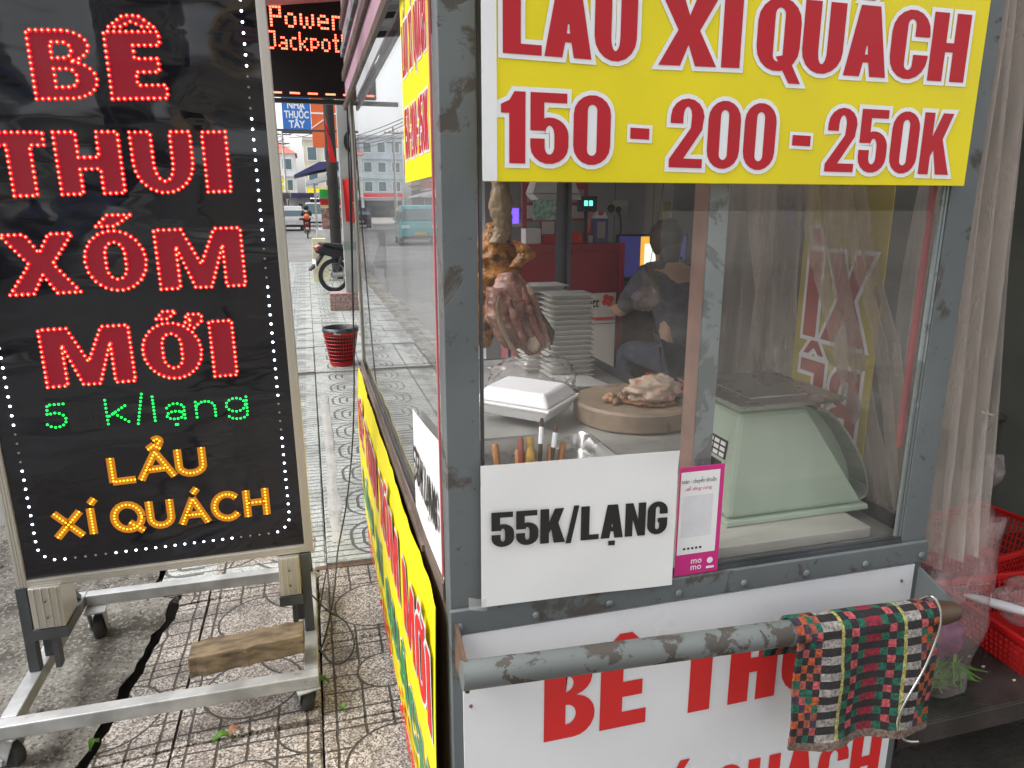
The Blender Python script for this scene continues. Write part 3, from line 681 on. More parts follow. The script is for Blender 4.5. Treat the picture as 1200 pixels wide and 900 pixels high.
def led_heavy(items, mat_fill, mat_led):
    fill, leds = MBL(), MB()
    for ch, bl, br, top in items:
        u0, v0 = suv(*bl); u1, v1 = suv(*br); _, vt = suv(*top); h = vt - v0
        ww = (u1 - u0) / h; sh = .36 if ch in 'MỚ' else .38
        kw = dict(w=.8, s=.27, t=.19)
        if ch == 'I': kw = dict(w=.4, s=.4, t=.2)
        if ch == 'M': kw = dict(w=.8, s=.30, t=.2)
        if ch == 'X': kw = dict(w=.9, s=.29, t=.2)
        if ch in 'ÊT': kw = dict(w=.8, s=.34, t=.20)
        loops = write(fill, SP, ch, u0, v0, u1, h, d=.0012, v1=v1, **kw)
        for lp in loops:
            for q in resample(lp, LED_STEP, True): dot(leds, SP.p(q[0], q[1], .0014), SP.n, .0058 * random.uniform(.92, 1.06), halo=1, top=.42, h=.55)
    fill.build('letter', mat_fill, panel); tag(leds.build('led_dots', [mat_led, M['led_halo']], panel), kind='stuff')
led_heavy([('B', (43, 116), (117, 115), (28, 35)), ('Ê', (132, 116), (197, 115), (121, 37))], M['vinyl_red'], M['led_red'])
led_heavy([('T', (0, 230), (61, 229), (-10, 155)), ('H', (73, 228), (147, 226), (61, 155)), ('U', (161, 227), (230, 225), (150, 155)), ('I', (244, 225), (271, 224), (236, 155))], M['vinyl_red'], M['led_red'])
led_heavy([('X', (12, 346), (95, 342), (1, 276)), ('Ó', (105, 342), (176, 339), (97, 271)), ('M', (189, 339), (288, 334), (180, 270))], M['vinyl_red'], M['led_red'])
led_heavy([('M', (56, 454), (159, 446), (45, 387)), ('Ớ', (172, 445), (240, 442), (166, 379)), ('I', (252, 441), (278, 439), (244, 377))], M['vinyl_red'], M['led_red'])
def led_thin(items, mat_led, mat_fill=None, step=.0096, wd=.0215, r=.0029):
    leds, fill = MB(), MBL()
    for chs, bl, br, top in items:
        u0, v0 = suv(*bl); u1, v1 = suv(*br); _, vt = suv(*top); h = vt - v0
        fill.new()
        mx = max(p[0] for l in STROKES[chs[0]] for p in l) or 1
        for k, c in enumerate(chs):
            for l in STROKES[c]:
                if k == 0: q = [(u0 + (u1 - u0) * p[0] / mx, v0 + (v1 - v0) * p[0] / mx + p[1] * h) for p in l]
                else:
                    cx = (u0 + u1) / 2 + {'^': -.19, "'": -.02, '?': .02, '.': -.03}[c] * h; q = [(cx + p[0] * h, v0 + p[1] * h) for p in l]
                if mat_fill: ribbon(fill, SP, q, wd, .0010)
                for z in resample(q, step): dot(leds, SP.p(z[0], z[1], .0014), SP.n, r)
    if mat_fill: fill.build('letter', mat_fill, panel)
    tag(leds.build('led_dots', mat_led, panel), kind='stuff')
led_thin([('5', (56, 502), (79, 500), (54, 475)), ('k', (127, 497), (151, 494), (124, 469)), ('/', (162, 496), (170, 493), (160, 467)), ('l', (182, 493), (183, 493), (179, 465)), ('a.', (196, 492), (217, 490), (194, 465)), ('n', (231, 489), (253, 487), (228, 462)), ('g', (266, 484), (290, 482), (264, 458))], M['led_green'], None, .0105, .02, .0036)
led_thin([('L', (133, 565), (158, 562), (128, 538)), ('A^?', (166, 562), (204, 557), (163, 532)), ('U', (211, 556), (239, 553), (207, 528))], M['led_yellow'], M['vinyl_amber'])
led_thin([('X', (68, 630), (97, 627), (63, 603)), ("I'", (110, 625), (110, 625), (104, 597)), ('Q', (136, 622), (168, 619), (132, 593)), ('U', (178, 617), (202, 614), (174, 589)), ("A'", (214, 614), (244, 611), (211, 586)), ('C', (253, 609), (279, 606), (250, 581)), ('H', (291, 605), (313, 602), (287, 576))], M['led_yellow'], M['vinyl_amber'])
lit, dim = MB(), MB()                                       # running border of white lamps
bx0, bx1, bz0 = .062, (SX1 - SX0) - .060, .072
bw = [(bx0, 1.86), (bx0, bz0 + .05)] + arc(bx0 + .05, bz0 + .05, .05, .05, 180, 270, 5) + arc(bx1 - .05, bz0 + .05, .05, .05, 270, 360, 5) + [(bx1, 1.86)]
for k, q in enumerate(resample(bw, .0262)):
    dot(dim if (k % 17) in (3, 4, 5, 6) else lit, SP.p(q[0], q[1], .0008), SP.n, .0034)
tag(lit.build('border_lamps', M['led_white'], panel), kind='stuff'); tag(dim.build('unlit_border_lamps', M['led_dim'], panel), kind='stuff')
a, b_ = suv(83, 506), suv(124, 468)                          # black tape over one figure
m = MB(); m.sheet(lambda u, v: SP.p(a[0] + (b_[0] - a[0]) * u, a[1] + (b_[1] - a[1]) * v + .004 * u, .0016 + .0015 * noise.noise(Vector((u * 3, v * 3, 1)))), 8, 8)
tt = pm('black_tape', (.014, .014, .016), .22, 0, .2, 9, .002, 12); m.build('tape_patch', tt, panel, smooth=True)
# stand
BZ0, BZ1 = .088, .128
def tube4(m, a, b): m.bar(a, b, .04, .04)
fr = MB(); tube4(fr, (-.86, 1.90, .108), (-.05, 1.90, .108)); fr.build('front_bar', M['galv'], SIGN, bevel=.003)
fr = MB(); tube4(fr, (-.84, 1.921, .108), (-.84, 2.58, .108)); fr.build('side_bar', M['galv'], SIGN, bevel=.003)
fr = MB(); tube4(fr, (-.07, 1.921, .108), (-.07, 2.58, .108)); fr.build('side_bar', M['galv'], SIGN, bevel=.003)
fr = MB(); tube4(fr, (-.819, 2.56, .108), (-.091, 2.56, .108)); fr.build('rear_bar', M['galv'], SIGN, bevel=.003)
for sx in (0, 1):
    x = -.838 if sx == 0 else -.072
    m = MB(); m.cub(x - .014, x + .014, 2.115, 2.145, .129, .395); m.build('leg', M['darksteel'], SIGN, bevel=.002)
    m = MB(); m.cub(x - .016 + .02 * (1 - 2 * sx), x + .016 + .02 * (1 - 2 * sx), 2.19, 2.21, .129, .395); m.bar((x, 2.53, .13), (x, 2.215, .44), .024, .02); m.build('brace', M['darksteel'], SIGN, bevel=.002)
    c0, c1 = (-.815, -.735) if sx == 0 else (-.150, -.088)
    m = MB(); m.cub(c0, c1, 2.10, 2.215, .27, .396)
    for k in range(4): xx = c0 + (c1 - c0) * (k + .6) / 4.3; m.cub(xx, xx + .004, 2.096, 2.101, .272, .394)
    f = m.build('support_box', [M['alu'], M['rib']], SIGN, bevel=.0015)
    m = MB(); m.cub(c0 - .004, c1 + .004, 2.095, 2.22, .238, .269); m.cub(c0 + .03, c0 + .045, 2.12, 2.15, .129, .238); m.build('channel', M['darksteel'], f)
    for zz in (.305, .355): m = MB(); m.lathe([(.003, 0), (.003, .002), (.001, .003)], ((c0 + c1) / 2, 2.0955, zz), 8, M=Matrix.Rotation(R(90), 4, 'X').to_3x3()); m.build('screw', M['darksteel'], f)
def caster(x, y, rz, zg=0.):
    Mx = Matrix.Translation((x, y, zg)) @ Matrix.Rotation(rz, 4, 'Z'); top = BZ0 - zg
    m = MB(); m.cub(-.032, .032, -.03, .03, top - .006, top - .0005, M=Mx)
    for s in (-1, 1):
        m.frus((.024 * s - .002, .024 * s + .002, .012, .034, .03), (.024 * s - .002, .024 * s + .002, -.025, .03, top - .006), M=Mx)
    f = m.build('caster_fork', M['galv'], SIGN, bevel=.001)
    m = MB(); m.lathe([(.030, -.0165), (.040, -.015), (.0435, -.009), (.0435, .009), (.040, .015), (.030, .0165)], Mx @ Vector((0, .023, .0435)), 24, M=Mx.to_3x3() @ Matrix.Rotation(R(90), 3, 'Y')); m.build('caster_wheel', M['rubber'], f, smooth='auto')
    m = MB(); m.tube([Mx @ Vector((-.034, .023, .0435)), Mx @ Vector((.034, .023, .0435))], .007, 6); m.lathe([(.013, 0), (.013, .006)], Mx @ Vector((-.035, .023, .0435)), 6, M=Mx.to_3x3() @ Matrix.Rotation(R(90), 3, 'Y')); m.build('axle_bolt', M['galv'], f)
caster(-.835, 1.915, R(65), -.03); caster(-.085, 1.90, R(14), -.006); caster(-.785, 2.52, R(5), -.035); caster(-.07, 2.56, R(40), -.005)
m = MB()                                                    # battered block of timber across the front bar
pa, pb = Vector((-.40, 1.985, .137)), Vector((-.085, 1.975, .170)); d = (pb - pa)
def blk(i, j, k):
    p = pa + d * i; n = noise.noise(Vector((i * 9, j * 3, k * 3))) * .006
    return p + Vector((0, (-.040 if j == 0 else .045) + n, (0.0 if k == 0 else .066 - .006 * i) + n * .6))
nseg = 14; vs, fs = [], []
for i in range(nseg + 1): vs += [blk(i / nseg, 0, 0), blk(i / nseg, 1, 0), blk(i / nseg, 1, 1), blk(i / nseg, 0, 1)]
for i in range(nseg):
    for j in range(4): fs.append((i * 4 + j, i * 4 + (j + 1) % 4, i * 4 + 4 + (j + 1) % 4, i * 4 + 4 + j))
fs += [(3, 2, 1, 0), tuple(range(nseg * 4, nseg * 4 + 4))]
fs = [tuple(reversed(f)) for f in fs]
m.add(vs, fs); tag(m.build('timber_block', M['wood'], bevel=.004), 'weathered brown block of timber lying across the sign stand', 'wood block')

# black cable hanging from the awning and coiled on the tiles
def cable(name, pts, r, label, parent=None, mat='cable'):
    P = []
    pts = [Vector(p) for p in pts]
    for i in range(len(pts) - 1):                           # Catmull-Rom
        p0, p1, p2, p3 = pts[max(i - 1, 0)], pts[i], pts[i + 1], pts[min(i + 2, len(pts) - 1)]
        for k in range(8):
            q = k / 8; P.append(.5 * ((2 * p1) + (p2 - p0) * q + (2 * p0 - 5 * p1 + 4 * p2 - p3) * q * q + (3 * p1 - p0 - 3 * p2 + p3) * q ** 3))
    P.append(pts[-1]); o = MB().tube(P, r, 6).build(name, M[mat], parent, smooth=True)
    return tag(o, label, 'cable') if label else o
G = lambda x, y, z=.012: at(x, y, Z=z)
cable('power_cable', [at(405, 60, Y=3.1), at(409, 200, Y=3.06), at(413, 330, Y=3.03), at(415, 440, Y=3.0), at(413, 520, Y=3.0), at(406, 590, Y=2.9), at(396, 645, Y=2.8), G(392, 690, .05), G(385, 730, .02), G(375, 762), G(368, 750, .04), G(362, 715, .1), (-.09, 2.15, .26)], .0032, 'thin black cable hanging beside the cart and trailing to the sign stand')
cable('coiled_cable', [(-.09, 2.2, .25), G(383, 715, .05), G(404, 728, .02), G(415, 752), G(408, 772), G(392, 778), G(378, 765), G(372, 740, .03), G(377, 700, .05), G(384, 660, .03)], .0028, 'dark looped cable lying on tiles between stand and yellow banner')

# ------------------------------------------------------------------ hanging red matrix sign beyond the cart
PIX = {'P': ['1111', '1001', '1001', '1111', '1000', '1000', '1000'], 'o': ['0000', '0000', '0110', '1001', '1001', '1001', '0110'], 'w': ['00000', '00000', '10001', '10101', '10101', '10101', '01010'],
 'e': ['0000', '0000', '0110', '1001', '1111', '1000', '0111'], 'r': ['000', '000', '111', '100', '100', '100', '100'], 'J': ['0111', '0001', '0001', '0001', '0001', '1001', '0110'], 'a': ['0000', '0000', '0110', '0001', '0111', '1001', '0111'],
 'c': ['000', '000', '011', '100', '100', '100', '011'], 'k': ['1000', '1000', '1001', '1010', '1100', '1010', '1001'], 'p': ['0000', '0000', '1110', '1001', '1001', '1110', '1000'], 't': ['010', '010', '111', '010', '010', '010', '011'], '!': ['1', '1', '1', '1', '1', '1', '1']}
JY = 6.2; JX0, JX1, JZ0, JZ1 = -.215, .385, 2.27, 3.05
J = thing('matrix_sign', 'black hanging display board showing red dotted words in two lines', 'display sign', ((JX0 + JX1) / 2, JY, JZ0))
box('housing', pm('matrix_face', (.012, .006, .008), .5, 0, .2, 30), J, JX0, JX1, JY, JY + .08, JZ0, JZ1, .004)
leds = MB()
def jline(text, x0, x1, ztop, h):
    cols = sum(len(PIX[c][0]) + 1 for c in text) - 1; cw = (x1 - x0) / cols; rh = h / 7; x = x0
    for c in text:
        for r_, row in enumerate(PIX[c]):
            for k, bit in enumerate(row):
                if bit == '1': leds.cub(x + k * cw + cw * .12, x + (k + 1) * cw - cw * .12, JY - .003, JY, ztop - (r_ + .85) * rh, ztop - (r_ + .2) * rh)
        x += (len(PIX[c][0]) + 1) * cw
def jp(x, y): p = at(x, y, Y=JY); return p.x, p.z
jline('Power', jp(315, 10)[0], jp(398, 10)[0], jp(350, 8)[1], .15); jline('Jackpot!', jp(312, 40)[0], jp(402, 40)[0], jp(350, 37)[1], .135)
for k in range(5): x = JX0 + .02 + k * .135; leds.cub(x, x + .075, JY - .003, JY, JZ0 + .018, JZ0 + .030)
for k in range(6): z = JZ0 + .03 + k * .14; leds.cub(JX1 - .022, JX1 - .012, JY - .003, JY, z, z + .06)
tag(leds.build('led_dots', M['matrix_red'], J), kind='stuff')
m = MB(); m.cub(JX0 + .1, JX0 + .12, JY + .03, JY + .05, JZ1, 3.3); m.cub(JX1 - .12, JX1 - .1, JY + .03, JY + .05, JZ1, 3.3); m.build('hanger', M['darksteel'], J)

# ------------------------------------------------------------------ the food cart
CX0, CX1, CY0, CY1 = .188, 1.152, 1.05, 3.02
CART = thing('food_cart', 'grey steel glass-sided food cart with yellow price board and white front panel', 'cart', (.67, 2.1, 0))
def Lpost(x0, x1, y0, y1, sx, sy, z0, z1, mat, th=.005, w=.053, d=.045):
    m = MB(); X = x0 if sx > 0 else x1; Yp = y0 if sy > 0 else y1
    m.cub(min(X, X + sx * w), max(X, X + sx * w), min(Yp, Yp + sy * th), max(Yp, Yp + sy * th), z0, z1)
    m.cub(min(X, X + sx * th), max(X, X + sx * th), min(Yp + sy * th, Yp + sy * d), max(Yp + sy * th, Yp + sy * d), z0, z1)
    return m.build('corner_post', mat, CART, bevel=.0012)
Lpost(CX0, 0, CY0, 0, 1, 1, .09, 2.0, M['steel_grey']); Lpost(0, CX1, CY0, 0, -1, 1, .09, 2.0, M['steel_grey'], w=.058)
Lpost(CX0, 0, 0, CY1, 1, -1, .09, 2.0, M['alu'], w=.03); Lpost(0, CX1 - .055, 0, CY1, -1, -1, .09, 2.0, M['darksteel'], w=.055)
m = MB(); m.cub(1.088, 1.0925, 1.052, 1.060, .79, 1.98); m.cub(1.080, 1.0845, 1.052, 1.058, .79, 1.98); m.cub(1.084, 1.0885, 1.054, 1.0595, .79, 1.98); m.build('glazing_bead', M['steel_mid'], CART)
m = MB(); m.cub(1.0725, 1.0795, 1.066, 1.075, .98, 1.98); m.build('red_seal', M['pinkedge'], CART)
m = MB(); m.cub(.244, .2485, 1.052, 1.060, .79, 1.98); m.build('glazing_bead', M['darksteel'], CART)
# front middle post: pinkish light on its side painted into the flange colour, worn grey face
mp0 = at(826, 330, Y=1.085).x
m = MB(); m.cub(mp0, mp0 + .036, 1.085, 1.089, .79, 1.98); m.build('middle_post', M['steel_mid'], CART, bevel=.001)
m = MB(); m.cub(mp0, mp0 + .004, 1.0895, 1.135, .79, 1.98); m.build('post_flange', pm('pink_lit_side', (.42, .27, .22), .6, 0, .2, 6), CART)
# rails
def seams(m): return m
m = MB(); m.cub(CX0 - .002, CX1 + .002, 1.040, 1.0495, .742, .7855); m.build('front_rail', M['steel_grey'], CART, bevel=.0015)
for k in range(8):
    x = .20 + k * .134; m = MB(); m.lathe([(.008, 0), (.0078, .002), (.005, .0042), (.001, .005)], (x, 1.040, .756), 10, M=Matrix.Rotation(R(90), 3, 'X')); m.build('rivet', M['steel_grey'], CART, smooth=True)
m = MB(); m.cub(.2445, 1.092, 1.047, 1.0555, .7865, .7935); m.cub(.2445, 1.092, 1.0505, 1.056, .794, .799); m.build('glazing_channel', M['darksteel'], CART)
m = MB(); m.cub(CX0 - .004, CX0 - .0005, 1.10, CY1, .772, .806); m.cub(CX0 - .010, CX0 - .0045, 1.3, CY1, .768, .782); m.build('side_rail', pm('brown_grey_rail', (.15, .115, .10), .55, .2, .25, 9, .0005, 60), CART)
m = MB(); m.cub(CX1 - .004, CX1 + .001, 1.10, CY1, .772, .806); m.build('side_rail', M['darksteel'], CART)
m = MB(); m.cub(CX0, CX1, 1.051, CY1, .09, .12); m.build('chassis', M['darksteel'], CART)
m = MB(); m.cub(CX0 + .006, CX1 - .006, CY1 - .004, CY1 - .001, .12, .78); m.build('rear_panel', M['steel_grey'], CART)
m = MB(); m.cub(CX1 - .003, CX1, 1.10, CY1 - .05, .12, .77); m.build('side_panel', M['steel_grey'], CART)
m = MB(); m.cub(CX0 + .001, CX0 + .004, 1.10, CY1 - .05, .12, .77); m.build('side_panel', M['rust'], CART)
m = MB(); m.cub(CX0 + .01, CX1 - .01, 1.095, CY1 - .01, .764, .776); m.build('counter', pm('worn_tin_counter', (.33, .33, .31), .4, .3, .2, 7, .0005, 40), CART)
# roof and fascia
m = MB(); m.cub(CX0 - .03, CX1 + .05, CY0 - .03, CY1 + .03, 2.22, 2.26); m.build('roof', M['tarp'], CART)
m = MB(); m.cub(CX0 - .012, CX0 - .001, 1.08, CY1, 1.822, 2.22); m.build('fascia', M['pinkpaint'], CART)
for z0, z1, mt in ((1.795, 1.818, 'brown'), (1.90, 1.93, 'brown'), (1.985, 2.015, 'steel_mid'), (2.08, 2.11, 'brown')):
    m = MB(); m.cub(CX0 - .022, CX0 - .0125, 1.08, CY1, z0, z1); m.build('fascia_rail', M[mt], CART)
m = MB(); m.cub(CX0, CX1, CY0 + .0005, CY0 + .02, 2.0, 2.22); m.cub(CX1 - .01, CX1, CY0 + .03, CY1, 1.9, 2.22); m.build('header', M['steel_grey'], CART)
# wheels under the chassis
for x in (CX0 + .12, CX1 - .12):
    for y in (1.35, 2.9):
        m = MB(); m.lathe([(.03, -.02), (.07, -.018), (.078, -.01), (.078, .01), (.07, .018), (.03, .02)], (x, y, .078), 18, M=Matrix.Rotation(R(90), 3, 'Y')); m.build('wheel', M['rubber'], CART, smooth='auto')
# glass
box('front_pane', M['glass'], CART, .2490, 1.0795, 1.0610, 1.0645, .800, 1.985)
m = MB(); m.cub(CX0 + .0065, CX0 + .0105, 1.102, CY1 - .05, .808, 1.80); m.build('side_pane', M['sideglass'], CART)
m = MB(); m.cub(CX1 - .010, CX1 - .0065, 1.102, 1.62, .808, 1.95); m.build('side_pane', M['glass'], CART)
# white lower front panel with red lettering
panelw = box('front_panel', M['white'], CART, .2055, 1.128, 1.0425, 1.0485, .125, .738)
FP = Plane((0, 1.0425, 0), (1, 0, 0), (0, 0, 1))
def fx(px_, py_): p = at(px_, py_, Y=1.042); return p.x, p.z
m = MBL(); kw = dict(w=.55, s=.23, t=.20, gap=.05)
for ch, u0, u1 in (('B', .350, .447), ('Ê', .457, .549), ('T', .608, .712), ('H', .722, .826), ('U', .838, .938), ('I', .953, .995)):
    write(m, FP, ch, u0, .497, u1, .158, **kw)
for word, u0, u1 in (('LẨU', .245, .455), ('XÍ', .525, .645), ('QUÁCH', .70, 1.108)):
    write(m, FP, word, u0, .215, u1, .142, gap=.05, w=.55, s=.2, t=.18)
m.build('letter', M['red'], panelw)
for x, z in ((.218, .60), (1.10, .705), (.218, .20), (1.10, .2), (.262, .64)): m = MB(); m.lathe([(.0035, 0), (.003, .002), (.001, .003)], (x, 1.0425, z), 6, M=Matrix.Rotation(R(90), 3, 'X')); m.build('nail', M['rust'], panelw)
# yellow price board
YB = box('price_board', M['yellow'], CART, .2470, 1.1010, 1.0305, 1.0365, 1.466, 1.90, .0008)
m = MB(); m.cub(.2445, .2655, 1.0288, 1.0303, 1.4665, 1.8995); m.build('white_margin', M['lwhite'], YB)
YP = Plane((0, 1.0302, 0), (1, 0, 0), (0, 0, 1))
def yx(px_, py_): p = at(px_, py_, Y=1.03); return p.x, p.z
fill, edge = MBL(), MBL()
def yword(word, bl, br, top, grow=.0065, **kw):
    u0, v0 = yx(*bl); u1, v1 = yx(*br); _, vt = yx(*top); h = vt - v0
    write(edge, YP, word, u0, v0, u1, h, d=.0006, grow=grow, v1=v1, **kw); write(fill, YP, word, u0, v0, u1, h, d=.0012, v1=v1, **kw)
kn = dict(w=.44, s=.165, t=.135, gap=.055)
yword('150', (587, 191), (714, 194), (587, 106), **kn); yword('200', (783, 196), (905, 200), (783, 114), **kn); yword('250K', (965, 201), (1108, 205), (965, 125), **kn)
yword('-', (737, 193), (759, 194), (737, 107), .005, w=1.0, s=.2, t=.16); yword('-', (925, 199), (946, 200), (925, 118), .005, w=1.0, s=.2, t=.16)
kl = dict(w=.52, s=.205, t=.135, gap=.03)
yword('LẨU', (589, 62), (745, 74), (589, -32), **kl); yword('XÍ', (771, 76), (866, 80), (771, -10), w=.56, s=.2, t=.125, gap=.05); yword('QUÁCH', (884, 82), (1128, 97), (884, -6), **kl)
edge.build('letter_outline', M['lwhite'], YB); fill.build('letter', M['dred'], YB)
# price sheet taped to the glass
PS = MB()
c = [at(563, 546, Y=1.0385), at(795, 527, Y=1.0385), at(786, 684, Y=1.0385), at(564, 711, Y=1.0385)]
def psf(u, v):
    p = c[3].lerp(c[2], u).lerp(c[0].lerp(c[1], u), v); w = .0012 * math.sin(u * 5 + v * 2) + .0016 * noise.noise(Vector((u * 2.5, v * 2, 4))) - .0022
    w -= .010 * max(0, (v - .9) / .1) * max(0, u - .7); return p + Vector((0, w, 0))
PS.sheet(psf, 24, 18); price = tag(PS.build('price_sheet', M['paper'], smooth='auto', solid=.0006), 'white paper reading 55K/LẠNG in black, taped to the front glass', 'notice')
PP = Plane((c[3].x, 1.0338, c[3].z), (1, 0, 0), (0, 0, 1)); m = MBL()
def px_(x, y): return PP.uv(at(x, y, Y=1.0338))
u0, v0 = px_(576, 642); u1, v1 = px_(781, 625); h = px_(576, 601)[1] - v0
write(m, PP, '55K/LẠNG', u0, v0, u1, h, d=.0004, v1=v1, w=.46, s=.185, t=.155, gap=.04)
m.build('letter', M['black'], price)
m = MB(); q = at(556, 716, Y=1.046); m.sheet(lambda u, v: (q.x - .012 + .03 * u, 1.0335 - .004 * math.sin(u * 3), q.z + .012 + .022 * v - .03 * u * .2), 5, 4)
m.build('tape', sheer('clear_tape', (.8, .8, .8), .2, 1.5, .08, bump=.002, bs=60), price, smooth=True)
# payment card standing inside
a = at(790, 676, Y=1.0455); b_ = at(850, 543, Y=1.0455)
mc = thing('payment_card', 'pink and white payment card on the front glass beside the white price sheet', 'card', ((a.x + b_.x) / 2, 1.046, a.z))
card = box('card', M['magenta'], mc, a.x, b_.x, 1.0455, 1.0468, a.z, b_.z, .0004)
KP = Plane((a.x, 1.0455, a.z), (1, 0, 0), (0, 0, 1)); cw, chh = b_.x - a.x, b_.z - a.z
m = MB(); m.add([KP.p(x, y, .0006) for x, y in ((0.002, .20 * chh), (cw - .009, .20 * chh), (cw - .009, chh - .009), (.002, chh - .009))], [(0, 1, 2, 3)]); m.build('white_field', M['paper'], card)
small_text('lettering', 'toán - chuyển khoản', KP, .004, chh * .855, .0115, M['black'], card, .0010, width=cw - .02)
small_text('lettering', 'dễ dàng cùng', KP, .012, chh * .79, .0090, M['magenta'], card, .0010, width=cw - .035, skew=.3)
m = MB(); m.add([KP.p(x, y, .0008) for x, y in ((.008, .36 * chh), (cw - .020, .36 * chh), (cw - .020, .74 * chh), (.008, .74 * chh))], [(0, 1, 2, 3)]); m.build('blank_square', pm('grey_white', (.66, .67, .7), .4), card)
m = MB()
for k in range(5): m.cub(a.x + .014 + k * .008, a.x + .018 + k * .008, 1.0442, 1.0449, a.z + .245 * chh, a.z + .262 * chh)
m.build('icons', M['black'], card)
small_text('lettering', 'mo', KP, cw * .36, chh * .105, .017, M['lwhite'], card, .0010, bold=.012); small_text('lettering', 'mo', KP, cw * .36, chh * .045, .017, M['lwhite'], card, .0010, bold=.012)
m = MB(); m.lathe([(.006, 0), (.006, .0004)], KP.p(cw * .80, chh * .115, .0005), 12, M=Matrix.Rotation(R(90), 3, 'X')); m.cub(a.x + cw * .72, a.x + cw * .90, 1.0444, 1.0449, a.z + chh * .04, a.z + chh * .06); m.build('emblem', M['lwhite'], card)
# pipe handle across the front
pl_, pr = at(541, 792, Y=.965), at(1118, 716, Y=.950)
HB = MB(); HB.tube([pl_ + (pr - pl_) * k / 12 for k in range(11)], .0225, 18); hb = HB.build('handle_bar', M['steel_peel'], CART, smooth='auto')
m = MB(); e0 = pl_ + (pr - pl_) * (10 / 12); m.tube([e0 + (pr - e0) * k / 6 for k in range(7)], [.0226, .0228, .0228, .023, .023, .0225, .018], 18); m.build('bar_end', M['brown'], hb, smooth='auto')
for x in (.192, 1.135):
    m = MB(); zc = pl_.z if x < .5 else pr.z
    m.add([(x, 1.0395, zc + .045), (x, 1.0395, zc - .035), (x, .955, zc - .026), (x, .955, zc + .018), (x + .006, 1.0395, zc + .045), (x + .006, 1.0395, zc - .035), (x + .006, .955, zc - .026), (x + .006, .955, zc + .018)], [(0, 1, 2, 3), (7, 6, 5, 4), (0, 4, 5, 1), (1, 5, 6, 2), (2, 6, 7, 3), (3, 7, 4, 0)])
    m.build('bracket', M['rust'] if x < .5 else M['steel_grey'], hb)
# left side: white sheet, yellow strip on the glass, long yellow banner below
SPX = CX0 - .0012
sideP = Plane((SPX, CY1, 0), (0, -1, 0), (0, 0, 1))             # read from the road side
m = MB(); m.sheet(lambda u, v: (SPX - .0008 - .0015 * math.sin(u * 4), 1.425 - .325 * u, .812 + .245 * v - .03 * v * (1 - u)), 8, 8)
sw = tag(m.build('price_sheet', M['paper'], smooth=True, solid=.0006), 'second white price sheet, on the side glass facing the road', 'notice')
m = MBL(); write(m, Plane((SPX - .004, 1.425, 0), (0, -1, 0), (0, 0, 1)), '55K/LẠNG', .02, .885, .30, .075, w=.46, s=.185, t=.155, gap=.04); m.build('letter', M['black'], sw)
ys = box('side_strip', M['yellow'], CART, CX0 - .0035, CX0 - .0015, 1.105, 1.405, 1.475, 1.794)
pe = box('pink_edge', M['pinkedge'], CART, CX0 - .0040, CX0 - .0010, 1.0962, 1.1042, .82, 1.794)
f2, e2 = MBL(), MBL(); QP = Plane((CX0 - .0037, 1.405, 0), (0, -1, 0), (0, 0, 1))
for word, z, h in (('LẨU XÍ QUÁCH', 1.655, .085), ('150-200-250K', 1.515, .085)):
    write(e2, QP, word, .018, z, .285, h, d=.0004, grow=.004, **kn); write(f2, QP, word, .018, z, .285, h, d=.0009, **kn)
e2.build('letter_outline', M['lwhite'], ys); f2.build('letter', M['dred'], ys)
BN = MB()
def bnf(u, v):
    y = CY1 - (CY1 - 1.072) * u; top = .776 + .010 * noise.noise(Vector((y * 5, 0, 0))) + .006 * noise.noise(Vector((y * 14, 0, 0))); z = .10 + (top - .10) * v
    return (CX0 - .018 - .010 * math.sin(v * 3.1) - .005 * noise.noise(Vector((y * 3, z * 3, 0))) - .006 * noise.noise(Vector((y * 9, 3, 0))) * v, y, z)
BN.sheet(bnf, 90, 24); bn = tag(BN.build('banner', M['yellow'], smooth=True, solid=.001), 'long yellow banner with red and green letters along the road side of the cart', 'banner')
f1, e1, f3 = MBL(), MBL(), MBL(); BP = Plane((CX0 - .026, CY1, 0), (0, -1, 0), (0, 0, 1)); bk = dict(w=.5, s=.17, t=.15, gap=.07)
write(e1, BP, 'BÊ THUI XÓM MỚI', .08, .50, 1.92, .17, d=.004, grow=.009, **bk); write(f1, BP, 'BÊ THUI XÓM MỚI', .08, .50, 1.92, .17, d=.005, **bk)
write(e1, BP, 'LẨU XÍ QUÁCH', .15, .27, 1.88, .115, d=.004, grow=.006, **bk); write(f3, BP, 'LẨU XÍ QUÁCH', .15, .27, 1.88, .115, d=.005, **bk)
write(f1, BP, '150 - 200 - 250K', .3, .135, 1.8, .075, d=.005, **bk)
e1.build('letter_outline', M['lwhite'], bn); f1.build('red_letter', M['red'], bn); f3.build('green_letter', M['green'], bn)
# strip on the right-hand glass, seen from behind
yr = box('side_strip', pm('faded_yellow', (.46, .38, .03), .5, 0, .1), CART, CX1 - .0055, CX1 - .0035, 1.235, 1.50, .86, 1.93)
f2, e2 = MBL(), MBL(); RP = Plane((CX1 - .0062, 1.235, 0), (0, 1, 0), (0, 0, 1)); RP.n = Vector((-1, 0, 0))
for k, (word, z) in enumerate((('XÍ', 1.13), ('BÊ', .875), ('LẨU', 1.56))):
    write(e2, RP, word, .03, z, .235, .20, d=.0005, grow=.010, **bk); write(f2, RP, word, .03, z, .235, .20, d=.0012, **bk)
e2.build('letter_outline', M['lwhite'], yr); f2.build('letter', pm('faded_red', (.40, .06, .04), .5), yr)

# ------------------------------------------------------------------ on the cart's counter
CZ = .776
bd = tag(MB().frus((.70, 1.065, 1.10, 1.47, CZ + .001), (.70, 1.065, 1.10, 1.47, .800)).build('scale_board', pm('cream_board', (.52, .51, .45), .4, 0, .08, 6), bevel=.002), 'cream board under the green scale', 'board')
